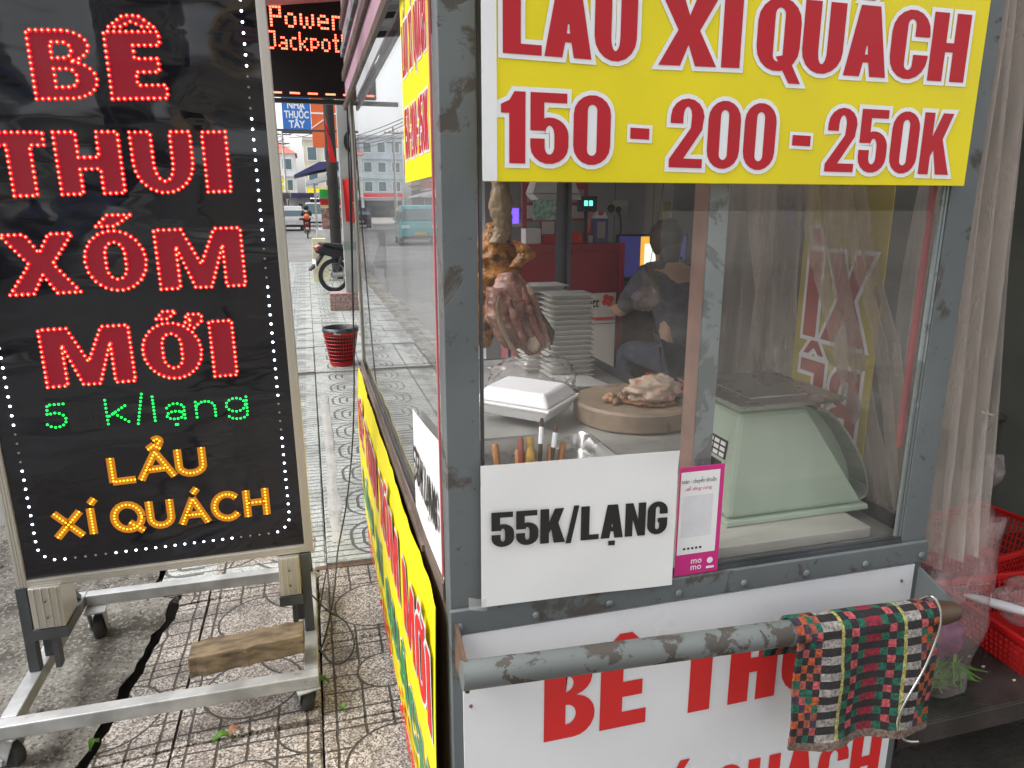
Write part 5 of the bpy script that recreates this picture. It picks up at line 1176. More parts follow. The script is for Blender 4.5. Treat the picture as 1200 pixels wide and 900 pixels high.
# red cabinet with things on it
a, b_ = at(608, 287, Y=4.2), at(731, 284, Y=4.2)
cab = thing('red_cabinet', 'dark red cabinet standing in the shop', 'cabinet', ((a.x + b_.x) / 2, 4.4, 0))
box('carcass', M['redcab'], cab, a.x, b_.x, 4.2, 4.62, 0, a.z, .004)
m = MB(); m.cub(a.x + .04, b_.x - .04, 4.192, 4.199, .2, a.z - .05); m.build('door', M['redcab'], cab, bevel=.003)
m = MB(); m.cub(b_.x - .022, b_.x + .004, 4.188, 4.199, .0, a.z + .006); m.build('edge_strip', pm('bright_red', (.38, .012, .035), .4), cab)
p1, p2 = at(676, 441, Y=4.12), at(722, 343, Y=4.12)
vb = thing('lottery_board', 'white board with a red emblem leaning on the red cabinet', 'board', ((p1.x + p2.x) / 2, 4.14, 0))
brd = box('board', pm('off_white', (.60, .57, .52), .5, 0, .05), vb, p1.x - .22, p2.x, 4.12, 4.135, .02, p2.z)
VP_ = Plane((p1.x, 4.12, 0), (1, 0, 0), (0, 0, 1)); u0, v0 = VP_.uv(at(667, 361, Y=4.12)); u1, _ = VP_.uv(at(702, 360, Y=4.12))
small_text('lettering', 'Vietlott', VP_, u0, v0, .085, M['black'], brd, .002, width=u1 - u0, bold=.02, skew=.15)
u, v = VP_.uv(at(712, 352, Y=4.12)); m = MB()
for k in range(4): m.lathe([(.020, 0), (.020, .001)], VP_.p(u + .022 * math.cos(k * 1.57 + .5), v + .022 * math.sin(k * 1.57 + .5), .002 + k * .0003), 10, M=Matrix.Rotation(R(90), 3, 'X'))
m.build('emblem', M['red'], brd)
m = MB(); e0, e1 = at(688, 375, Y=4.12), at(720, 372, Y=4.12); m.cub(e0.x, e1.x, 4.1175, 4.119, e0.z - .006, e0.z + .014); e2_ = at(700, 377, Y=4.12); m.build('red_strip', M['red'], brd)
m = MB(); m.cub(p1.x - .2, p2.x, 4.1172, 4.1185, at(700, 379, Y=4.12).z - .004, at(700, 379, Y=4.12).z); m.build('fold_line', M['walldark'], brd)
def stand(name, lab, cat, x0, x1, y0, y1, Yp, mat, dep=.05):
    p, q = at(x0, y1, Y=Yp), at(x1, y0, Y=Yp); return p, q, thing(name, lab, cat, ((p.x + q.x) / 2, Yp, a.z))
for (x0, x1, y0, y1, mt, lab, cat) in ((616, 634, 268, 287, 'paper', 'small white carton on the left of the red cabinet', 'carton'), (636, 653, 276, 287, 'redplastic', 'low red carton beside the small white carton', 'carton'), (676, 690, 272, 285, 'redplastic', 'red box under the orange scissors', 'box'), (688, 702, 276, 285, 'foamdull', 'pale box beside the blue holder', 'box')):
    p, q = at(x0, y1, Y=4.3), at(x1, y0, Y=4.3); tag(MB().cub(p.x, q.x, 4.3, 4.4, a.z + .0005, q.z).build('carton', M[mt], bevel=.002), lab, cat)
p, q = at(696, 285, Y=4.28), at(713, 256, Y=4.28); o = thing('ticket_holder', 'blue ticket holder with a white and red top on the cabinet', 'holder', ((p.x + q.x) / 2, 4.3, a.z))
box('body', M['navy'], o, p.x, q.x, 4.28, 4.36, a.z + .0005, q.z); box('window', pm('ticket_grey', (.3, .28, .25), .5), o, p.x + .02, q.x - .02, 4.277, 4.279, a.z + .03, q.z - .02)
m = MB(); m.frus((p.x, q.x, 4.29, 4.33, q.z + .0005), (p.x + .02, q.x - .02, 4.295, 4.325, at(704, 248, Y=4.28).z)); m.build('top', M['paper'], o); m = MB(); m.blob(((p.x + q.x) / 2, 4.29, q.z + .032), (.02, .006, .014), 8, 6, .1); m.build('heart', M['red'], o)
for k, (x0, y0, x1, y1) in enumerate(((690, 274, 686, 250), (692, 274, 693, 246))):
    p, q = at(x0, y0, Y=4.35), at(x1, y1, Y=4.35); tag(MB().tube([p, q], .008, 6).build('pen', M['orange']), ['orange pen leaning left on the cabinet', 'orange pen standing upright on the cabinet'][k], 'pen')
# red display backboard with scratch tickets, lamp hood, digital clock, blue screen
p, q = at(612, 282, Y=4.5), at(690, 195, Y=4.5); rbk = thing('ticket_rack', 'red back board with rows of tickets above the cabinet', 'rack', ((p.x + q.x) / 2, 4.55, a.z)); box('board', pm('pinkred_board', (.34, .07, .09), .5, 0, .2), rbk, p.x, q.x, 4.5, 4.53, a.z + .001, 2.1)
for r_ in range(3):
    for c_ in range(4):
        x = p.x + .03 + c_ * .10; z = a.z + .05 + r_ * .10; tk = ('mintdark', 'foamdull', 'pinkpaint')[(r_ + c_) % 3]; m = MB(); m.cub(x, x + .085, 4.494, 4.4985, z, z + .08); m.build('ticket', M[tk], rbk)
p, q = at(625, 258, Y=4.0), at(652, 220, Y=4.0); tag(MB().cub(p.x, q.x, 4.0, 4.006, p.z, q.z).build('ticket_sheet', pm('green_ticket', (.22, .36, .30), .4, 0, .5, 40)), 'greenish sheet of tickets hanging above the cabinet', 'ticket sheet')
p, q = at(624, 232, Y=3.3), at(681, 190, Y=3.3); m = MB(); m.frus((p.x, q.x, 3.3, 3.42, p.z + .02), (p.x + .05, q.x - .06, 3.32, 3.40, q.z)); m.frus((p.x + .03, q.x + .006, 3.29, 3.43, p.z - .008), (p.x, q.x, 3.3, 3.42, p.z + .0195)); tag(m.build('hood', sheer('grey_plastic', (.42, .40, .38), .85, .8, .2), bevel=.004), 'grey plastic-wrapped hood hanging at the rear of the cart', 'hood')
p, q = at(680, 248, Y=4.25), at(700, 230, Y=4.25); ck = thing('digital_clock', 'dark device with green glowing figures above the cabinet', 'clock', ((p.x + q.x) / 2, 4.28, p.z)); box('case', M['cloth_dark'], ck, p.x, q.x, 4.25, 4.31, p.z, q.z, .003)
m = MB(); 
for k in range(2): x = p.x + .025 + k * .032; m.cub(x, x + .022, 4.246, 4.2495, p.z + .035, p.z + .065)
m.build('figures', emit('green_figures', (.1, .9, .6), 1.2), ck); m = MB(); m.cub(p.x + .04, p.x + .055, 4.27, 4.285, a.z, p.z); m.build('stem', M['cloth_dark'], ck)
p, q = at(592, 262, Y=4.2), at(608, 244, Y=4.2); ph = thing('card_terminal', 'handheld terminal with a glowing violet screen left of the cabinet', 'terminal', ((p.x + q.x) / 2, 4.2, p.z)); box('case', M['stain'], ph, p.x - .01, q.x + .02, 4.203, 4.23, p.z - .02, q.z + .01, .003); box('screen', emit('violet_screen', (.10, .05, 1.0), 1.3), ph, p.x, q.x, 4.20, 4.202, p.z, q.z)
m = MB(); m.cub(p.x + .02, p.x + .04, 4.21, 4.225, 0.0, p.z - .0205); m.build('stand', M['darksteel'], ph)
# monitor on a desk
p, q = at(722, 330, Y=4.7), at(806, 274, Y=4.7); mo = thing('monitor', 'computer monitor showing an orange window', 'monitor', ((p.x + q.x) / 2, 4.72, p.z)); box('case', M['cloth_dark'], mo, p.x, q.x, 4.70, 4.74, p.z, q.z, .004)
m = MB(); m.cub(p.x + .012, q.x - .012, 4.6965, 4.699, p.z + .03, q.z - .012); m.build('screen', emit('dark_blue_screen', (.012, .012, .05), .8), mo)
s0_, s1_ = at(750, 318, Y=4.69), at(781, 277, Y=4.69); m = MB(); m.cub(s0_.x, s1_.x, 4.6935, 4.696, s0_.z, s1_.z); m.build('orange_window', emit('orange_screen', (.55, .26, .02), .75), mo); m = MB(); m.cub(s0_.x + .03, s1_.x - .05, 4.6915, 4.693, s0_.z + .05, s1_.z - .05); m.build('white_window', emit('white_screen', (.62, .72, .58), .7), mo)
dk = thing('desk', 'dark desk under the monitor', 'desk', (2.2, 4.75, 0)); dz = p.z - .03
m = MB(); m.cub(p.x - .1, RX - .01, 4.45, 5.15, dz - .03, dz); m.build('top', M['brown'], dk); m = MB(); m.cub(p.x - .08, p.x - .04, 4.5, 5.1, 0, dz - .031); m.cub(RX - .08, RX - .04, 4.5, 5.1, 0, dz - .031); m.cub(p.x - .04, RX - .08, 5.05, 5.07, .1, dz - .031); m.build('frame', M['brown'], dk)
m = MB(); m.cub((p.x + q.x) / 2 - .03, (p.x + q.x) / 2 + .03, 4.71, 4.73, dz, p.z); m.build('foot', M['cloth_dark'], mo)
p, q = at(719, 252, Y=BY - .02), at(737, 235, Y=BY - .02); so_ = tag(MB().cub(p.x, q.x, BY - .012, BY - .001, p.z, q.z).build('wall_socket', pm('cream_plastic', (.45, .43, .36), .4), bevel=.002), 'cream wall socket panel with black plugs on the back wall', 'wall socket')
m = MB(); m.blob((p.x - .03, BY - .04, p.z + .05), (.03, .03, .03), 8, 6, .2); m.blob((p.x + .03, BY - .04, p.z + .04), (.02, .03, .025), 8, 6, .2); m.build('plug', M['cable'], so_)
cable('socket_cable', [(p.x + .03, BY - .05, p.z + .03), (p.x + .06, BY - .03, p.z - .1), (p.x + .03, BY - .03, p.z - .3), (p.x - .02, BY - .05, p.z - .38)], .006, 'black cord hanging from the wall socket')
ob = at(781, 270, Y=4.35); m = MB(); m.cub(ob.x - .022, ob.x + .022, 4.35, 4.38, 0, at(781, 236, Y=4.35).z); tag(m.build('wooden_upright', pm('olive_wood', (.20, .17, .06), .6, 0, .2)), 'olive brown upright batten in front of the monitor', 'batten')
# tap and hose on the dark wall
tp = at(1170, 490, X=RX - .03); tpo = thing('water_tap', 'small metal tap on the dark wall with a blue hose', 'tap', (RX - .05, tp.y, tp.z)); m = MB(); m.tube([(RX, tp.y, tp.z), (RX - .08, tp.y, tp.z), (RX - .10, tp.y, tp.z - .04)], .012, 8); m.cub(RX - .09, RX - .05, tp.y - .03, tp.y + .03, tp.z + .02, tp.z + .03); m.build('spout', M['stain'], tpo, smooth='auto')
m = MB(); P_ = [(RX - .10, tp.y, tp.z - .045), (RX - .11, tp.y, tp.z - .2), (RX - .10, tp.y - .03, tp.z - .32), (RX - .14, tp.y - .12, tp.z - .45), (RX - .2, tp.y - .2, .02)]; m.tube(P_, .014, 8); m.build('hose', pm('blue_hose', (.05, .10, .18), .4), tpo, smooth=True)

# ------------------------------------------------------------------ people: continuous skinned figures
def figure(name, label, J, parts, loc):
    """J: joints {name: (x,y,z,r)}; body edges fixed; parts: clothing = list of (name, joints chains, radius gain, material)"""
    o = thing(name, label, 'person', loc); o0 = Vector(loc)
    E_ = [('pel', 'spi'), ('spi', 'che'), ('che', 'nec'), ('nec', 'hea'), ('hea', 'top')]
    for s in 'lr': E_ += [('che', s + 'sh'), (s + 'sh', s + 'el'), (s + 'el', s + 'wr'), (s + 'wr', s + 'ha'), ('pel', s + 'hi'), (s + 'hi', s + 'kn'), (s + 'kn', s + 'an'), (s + 'an', s + 'to')]
    def skin(nm, edges, gain, mat, root, parent):
        names = []
        for e in edges:
            for q in e:
                if q not in names: names.append(q)
        me = bpy.data.meshes.new(nm); me.from_pydata([Vector(J[q][:3]) - o0 for q in names], [(names.index(e[0]), names.index(e[1])) for e in edges], []); me.materials.append(mat)
        ob = bpy.data.objects.new(nm, me); COL.objects.link(ob); ob.parent = parent
        md = ob.modifiers.new('skin', 'SKIN'); md.use_smooth_shade = True
        for q, sv in zip(names, me.skin_vertices[0].data): sv.radius = (J[q][3] + gain,) * 2; sv.use_root = (q == root)
        sb = ob.modifiers.new('sub', 'SUBSURF'); sb.levels = sb.render_levels = 2; return ob
    body = skin('body', E_, 0, M['skin'], 'pel', o)
    for nm, edges, gain, mat, root in parts: skin(nm, edges, gain, mat, root, o)
    return o
def sit(base, f, sc=1.0, lean=.25, arms='desk'):
    """seated joints; base = seat centre, f = facing angle"""
    F_ = Vector((math.cos(f), math.sin(f), 0)); S_ = Vector((-F_.y, F_.x, 0)); b = Vector(base); J = {}
    def P(n, a, s, z, r): q = b + (F_ * a + S_ * s + Vector((0, 0, z))) * sc; J[n] = (q.x, q.y, q.z, r * sc)
    P('pel', 0, 0, .08, .13); P('spi', .02 + lean * .3, 0, .30, .115); P('che', .03 + lean * .75, 0, .48, .12); P('nec', .04 + lean, 0, .60, .052); P('hea', .07 + lean, 0, .70, .082); P('top', .06 + lean, 0, .80, .062)
    for s, k in (('l', 1), ('r', -1)):
        P(s + 'sh', .03 + lean * .85, .18 * k, .53, .052); P(s + 'el', .16 + lean, .23 * k, .30, .040)
        if arms == 'desk': P(s + 'wr', .40 + lean, .15 * k, .30, .028); P(s + 'ha', .50 + lean, .14 * k, .30, .025)
        else: P(s + 'wr', .42 + lean, .24 * k, .36, .028); P(s + 'ha', .50 + lean, .24 * k, .37, .026)
        P(s + 'hi', .05, .10 * k, .05, .085); P(s + 'kn', .42, .13 * k, .05, .06); P(s + 'an', .42, .13 * k, -.36, .04); P(s + 'to', .56, .13 * k, -.40, .032)
    return J
shirt = [('pel', 'spi'), ('spi', 'che'), ('che', 'lsh'), ('che', 'rsh'), ('lsh', 'lel'), ('rsh', 'rel')]
trous = [('pel', 'lhi'), ('pel', 'rhi'), ('lhi', 'lkn'), ('rhi', 'rkn'), ('lkn', 'lan'), ('rkn', 'ran')]
hp_ = at(795, 288, Y=3.75); zs = hp_.z - .70
Jp = sit((hp_.x + .05, 3.68, zs), R(100), 1.0, .18)
pn = figure('person', 'seated person with black hair in grey, facing the monitor', Jp, [('shirt', shirt + [('che', 'nec')], .026, M['cloth_grey'], 'pel'), ('trousers', trous, .012, M['cloth_blue'], 'pel')], (hp_.x + .05, 3.68, 0))
m = MB(); h0 = Vector(Jp['hea'][:3]); m.blob(h0 + Vector((.0, -.012, .035)), (.098, .105, .118), 18, 12, .08, 2, 1); m.blob(h0 + Vector((0, -.07, -.05)), (.065, .05, .10), 14, 10, .1, 2, 2); m.build('hair', M['hair'], pn, smooth=True)
st = thing('stool', 'low stool under the seated person', 'stool', (hp_.x + .05, 3.68, 0)); m = MB(); m.frus((hp_.x - .13, hp_.x + .23, 3.5, 3.86, zs - .09), (hp_.x - .12, hp_.x + .22, 3.51, 3.85, zs - .055)); m.build('seat', M['redplastic'], st, bevel=.008)
for dx in (-.10, .20):
    for dy in (-.14, .14): m = MB(); m.bar((hp_.x + dx, 3.68 + dy, 0), (hp_.x + .05 + (dx - .05) * .85, 3.68 + dy * .85, zs - .091), .03, .03); m.build('leg', M['redplastic'], st)

# ------------------------------------------------------------------ along the pavement
PZ = .03
# square post with base, flag and coiled wire
pp = at(405, 372, Z=0); PY = 10.3; x0, x1 = at(398, 200, Y=PY).x, at(415, 200, Y=PY).x
post = thing('square_post', 'grey square post with a reddish stone base on the pavement', 'post', ((x0 + x1) / 2, PY + .1, PZ))
box('shaft', pm('grey_post_paint', (.33, .33, .32), .7, 0, .15, 3, 0, 40, ((.2, .2, .19), .6, .75, 4)), post, x0, x1, PY, PY + .2, .27, 4.2, .006)
bb0, bb1 = at(390, 372, Y=PY - .05).x, at(421, 372, Y=PY - .05).x
box('base', pm('reddish_stone', (.30, .20, .18), .7, 0, .4, 30), post, bb0 - .02, bb1, PY - .06, PY + .26, PZ, .27, .005)
box('band', pm('green_band', (.20, .26, .23), .6), post, x0 - .004, x1 + .004, PY - .004, PY + .204, at(405, 293, Y=PY).z, at(405, 283, Y=PY).z)
cl = at(410, 166, Y=PY); m = MB()
for k in range(7):
    r = .085 + .012 * (k % 3); m.tube([(cl.x + r * math.cos(a_) * .8 + .004 * k, PY - .035 - .006 * (k % 4), cl.z + r * 1.25 * math.sin(a_)) for a_ in [i * .4 for i in range(16)]], .008, 5, closed=True)
tag(m.build('wire_coil', M['cable'], smooth=True), 'black coil of wire hung on the square post', 'wire coil')
cable('post_wire', [(cl.x, PY - .03, cl.z + .1), (cl.x - .02, PY - .03, cl.z + .5), (cl.x + .02, PY - .03, 3.6)], .008, 'black wire rising from the coil on the square post')
cable('post_wire', [at(411, 120, Y=10.1), at(412, 250, Y=10.1), at(413, 330, Y=10.1), at(414, 368, Y=10.1)], .014, 'dark conduit running down beside the square post')
f0, f1 = at(401, 206, Y=PY - .06), at(424, 262, Y=PY - .06); fl = thing('flag', 'red flag with a yellow star hanging on the square post', 'flag', ((f0.x + f1.x) / 2, PY - .06, f1.z))
def fln(u, v): return Vector((f0.x + (f1.x - f0.x) * u + .02 * (1 - v), PY - .06 + .025 * math.sin(u * 9 + v), f1.z + (f0.z - f1.z) * v * (.92 + .08 * u) + .03 * (1 - u) * (1 - v)))
m = MB(); m.sheet(fln, 16, 12); m.build('cloth', M['flag'], fl, smooth=True, solid=.003)
m = MB(); cs = [(.62 + .22 * (1 if k % 2 == 0 else .42) * math.sin(k * math.pi / 5), .42 + .12 * (1 if k % 2 == 0 else .42) * math.cos(k * math.pi / 5)) for k in range(10)]
m.add([fln(*q) + Vector((0, -.012, 0)) for q in cs], [tuple(range(10))]); m.build('star', M['star'], fl)
# red basket bin
q = at(402, 430, Z=PZ); bz = thing('waste_basket', 'red plastic basket with a dark liner on the pavement', 'waste basket', (q.x, 6.7, PZ)); H, r0, r1 = .34, .105, .150; bx_, by_ = q.x, q.y + .12
m = MB(); m.lathe([(r0, .0005), (r0 * 1.02, .03), (r0 * .98, .03), (r0 * .9, .004)], (bx_, by_, PZ), 28); m.build('bottom', M['redplastic'], bz, smooth='auto')
m = MB(); nn = 34
for k in range(nn):
    a_ = 2 * math.pi * k / nn; m.bar((bx_ + r0 * math.cos(a_), by_ + r0 * math.sin(a_), PZ + .02), (bx_ + r1 * math.cos(a_), by_ + r1 * math.sin(a_), PZ + H - .05), .010, .004)
for j in range(8):
    f = (j + .5) / 8; rr_ = r0 + (r1 - r0) * f; m.tube([(bx_ + rr_ * math.cos(a_), by_ + rr_ * math.sin(a_), PZ + .02 + (H - .07) * f) for a_ in [i * math.pi / 14 for i in range(28)]], .005, 4, closed=True)
m.build('lattice', M['redplastic'], bz)
m = MB(); m.lathe([(r1 * .99, H - .055), (r1 * 1.03, H - .05), (r1 * 1.05, H), (r1 * 1.01, H)], (bx_, by_, PZ), 28, cap=False); m.build('rim', M['redplastic'], bz, smooth='auto')
m = MB(); m.lathe([(r1 * .97, H - .08), (r1 * 1.0, H + .004), (r1 * 1.07, H + .008), (r1 * 1.085, H - .03)], (bx_, by_, PZ), 28, cap=False); m.build('liner', pm('dark_liner', (.035, .037, .042), .4, 0, .2, 10, .01, 20), bz, smooth=True)
m = MB(); m.lathe([(r0 * .95, .03), (r1 * .93, H - .05)], (bx_, by_, PZ), 20, cap=False); m.build('liner_bag', M['rubber'], bz, smooth=True)
m = MB(); m.cub(bx_ - .065, bx_ - .005, by_ - r1 - .006, by_ - r1 - .001, PZ + H - .04, PZ + H - .018); m.build('handle_hole', M['foamdull'], bz)

# ------------------------------------------------------------------ motorbikes
def motorbike(loc, rz, label, name='motorbike', body='cloth_dark', group=None):
    o = thing(name, label, 'motorbike', loc, group); Mx = Matrix.Translation(loc) @ Matrix.Rotation(rz, 4, 'Z'); T = lambda p: Mx @ Vector(p)
    Rw = Mx.to_3x3() @ Matrix.Rotation(R(90), 3, 'X')
    for x in (0, 1.22):
        w = MB(); w.tube([T((x + .245 * math.cos(a_), 0, .28 + .245 * math.sin(a_))) for a_ in [i * math.pi / 14 for i in range(28)]], .036, 8, closed=True); wo = w.build('wheel', M['rubber'], o, smooth=True)
        w = MB(); w.tube([T((x + .212 * math.cos(a_), 0, .28 + .212 * math.sin(a_))) for a_ in [i * math.pi / 14 for i in range(28)]], .013, 6, closed=True); w.build('rim', M['stain'], wo, smooth=True)
        w = MB()
        for k in range(14): a_ = k * math.pi / 7; w.tube([T((x, .02 * (-1) ** k, .28)), T((x + .21 * math.cos(a_), 0, .28 + .21 * math.sin(a_)))], .0025, 4)
        w.build('spokes', M['chrome'], wo); w = MB(); w.lathe([(.05, -.05), (.06, -.03), (.06, .03), (.05, .05)], T((x, 0, .28)), 14, M=Rw); w.build('hub', M['stain'], wo)
    m = MB(); m.prism([(-.30, .74), (-.28, .66), (-.05, .60), (.28, .50), (.55, .36), (.62, .42), (.60, .60), (.35, .66), (.0, .74), (-.2, .80)], T((0, .09, 0)), Mx.to_3x3() @ Vector((1, 0, 0)), Vector((0, 0, 1)), .18); m.build('side_fairing', M[body], o, bevel=.03)
    m = MB(); m.prism([(-.22, .80), (.02, .745), (.35, .665), (.58, .66), (.62, .73), (.40, .76), (.1, .81), (-.2, .84)], T((0, .13, 0)), Mx.to_3x3() @ Vector((1, 0, 0)), Vector((0, 0, 1)), .26); m.build('seat', M['rubber'], o, bevel=.03)
    m = MB(); m.prism([(-.33, .76), (-.27, .68), (-.16, .66), (-.14, .76), (-.24, .80)], T((0, .075, 0)), Mx.to_3x3() @ Vector((1, 0, 0)), Vector((0, 0, 1)), .15); m.build('tail_light', M['lamp_red'], o, bevel=.012)
    m = MB(); m.prism([(-.20, .66), (-.16, .64), (-.30, .46), (-.42, .38), (-.43, .40), (-.33, .50)], T((0, .05, 0)), Mx.to_3x3() @ Vector((1, 0, 0)), Vector((0, 0, 1)), .10); m.build('rear_fender', M['rubber'], o)
    m = MB(); m.cub(-.345, -.335, -.07, .07, .43, .56, M=Mx @ Matrix.Rotation(R(0), 4, 'Y')); m.build('number_plate', M['paper'], o)
    m = MB(); m.tube([T((-.10, -.12, .30)), T((.25, -.12, .31)), T((.55, -.11, .26)), T((.75, -.08, .25))], [.045, .045, .03, .02], 10); m.build('exhaust', M['stain'], o, smooth='auto')
    m = MB(); m.tube([T((0, .08, .28)), T((.10, .08, .60))], .022, 8); m.tube([T((0, -.08, .28)), T((.10, -.08, .60))], .022, 8); m.bar(T((0, .07, .28)), T((.5, .07, .33)), .03, .05); m.bar(T((0, -.07, .28)), T((.5, -.07, .33)), .03, .05); m.build('swing_arm', M['darksteel'], o, smooth='auto')
    m = MB(); m.blob(T((.58, 0, .34)), (.16, .11, .13), 14, 10, .15, 3, 2); m.build('engine', M['darksteel'], o, smooth=True)
    m = MB(); m.prism([(.86, .34), (.98, .40), (1.06, .80), (.98, .98), (.90, .96), (.94, .78), (.80, .45)], T((0, .17, 0)), Mx.to_3x3() @ Vector((1, 0, 0)), Vector((0, 0, 1)), .34); m.build('leg_shield', M[body], o, bevel=.03)
    m = MB(); m.tube([T((1.22, .06, .28)), T((1.04, .06, .82))], .02, 6); m.tube([T((1.22, -.06, .28)), T((1.04, -.06, .82))], .02, 6); m.prism([(1.02, .56), (1.10, .63), (1.28, .63), (1.46, .50), (1.44, .48), (1.27, .59), (1.1, .59)], T((0, .05, 0)), Mx.to_3x3() @ Vector((1, 0, 0)), Vector((0, 0, 1)), .1); m.build('fork', M['darksteel'], o)
    m = MB(); m.tube([T((.86, .33, 1.0)), T((.97, .16, 1.0)), T((1.0, 0, .96)), T((.97, -.16, 1.0)), T((.86, -.33, 1.0))], .014, 6); m.build('handlebar', M['darksteel'], o, smooth=True); m = MB(); m.blob(T((1.05, 0, .92)), (.09, .11, .09), 12, 8, .05); m.build('headlight', M['stain'], o, smooth=True)
    return o
b0 = at(391, 343, Z=PZ); motorbike((b0.x + .03, b0.y + .1, PZ), R(22), 'black motorbike parked on the pavement behind the square post')
# yellowish stand and small white bucket near the bike
q = at(368, 318, Y=14.5); tag(MB().frus((q.x - .02, q.x + .28, 14.5, 14.8, PZ), (q.x, q.x + .26, 14.52, 14.78, .85)).build('pale_crate', pm('pale_yellow', (.60, .57, .38), .6, 0, .2, 3), bevel=.01), 'tall pale yellow crate behind the motorbike tail', 'crate')

# ------------------------------------------------------------------ street stall with coloured front
q = at(384, 275, Y=17); sx = q.x - .12; stl = thing('street_stall', 'street stall with green and red front under a navy canopy', 'stall', (sx + .5, 17.4, PZ))
box('cabinet', pm('stall_white', (.62, .62, .60), .4, 0, .15, 6), stl, sx - .12, sx + .95, 17.0, 17.8, PZ, .95, .01)
for x in (sx - .1, sx + .93): m = MB(); m.cub(x - .02, x + .02, 17.02, 17.06, .951, 2.0); m.build('upright', M['alu'], stl)
box('green_sign', pm('vivid_green', (.03, .55, .08), .4, 0, .3, 8), stl, sx + .0, sx + .9, 16.97, 16.99, at(385, 232, Y=17).z, at(385, 222, Y=17).z); box('red_sign', M['redplastic'], stl, sx + .0, sx + .9, 16.965, 16.985, at(385, 240, Y=17).z, at(385, 233, Y=17).z - .001)
box('yellow_sign', pm('cream_yellow', (.72, .55, .22), .5), stl, sx + .0, sx + .9, 16.97, 16.985, at(385, 244, Y=17).z, at(385, 240.5, Y=17).z)
box('goods_shelf', pm('mixed_goods', (.42, .25, .22), .5, 0, .6, 9), stl, sx + .02, sx + .88, 17.1, 17.6, .96, at(385, 246, Y=17).z)
m = MB(); m.prism([(0, .0), (.55, .28), (1.1, .30), (1.1, .22), (.5, .10), (0, -.02)], (sx - .52, 18.2, at(350, 206, Y=17).z), (1, 0, 0), (0, 0, 1), 1.6); m.build('canopy', M['navy'], stl); m = MB(); m.prism([(0, 0), (.75, .22), (.75, .12), (0, -.08)], (sx - .28, 18.1, at(360, 213, Y=17).z), (1, 0, 0), (0, 0, 1), 1.4); m.build('white_flap', M['lwhite'], stl)

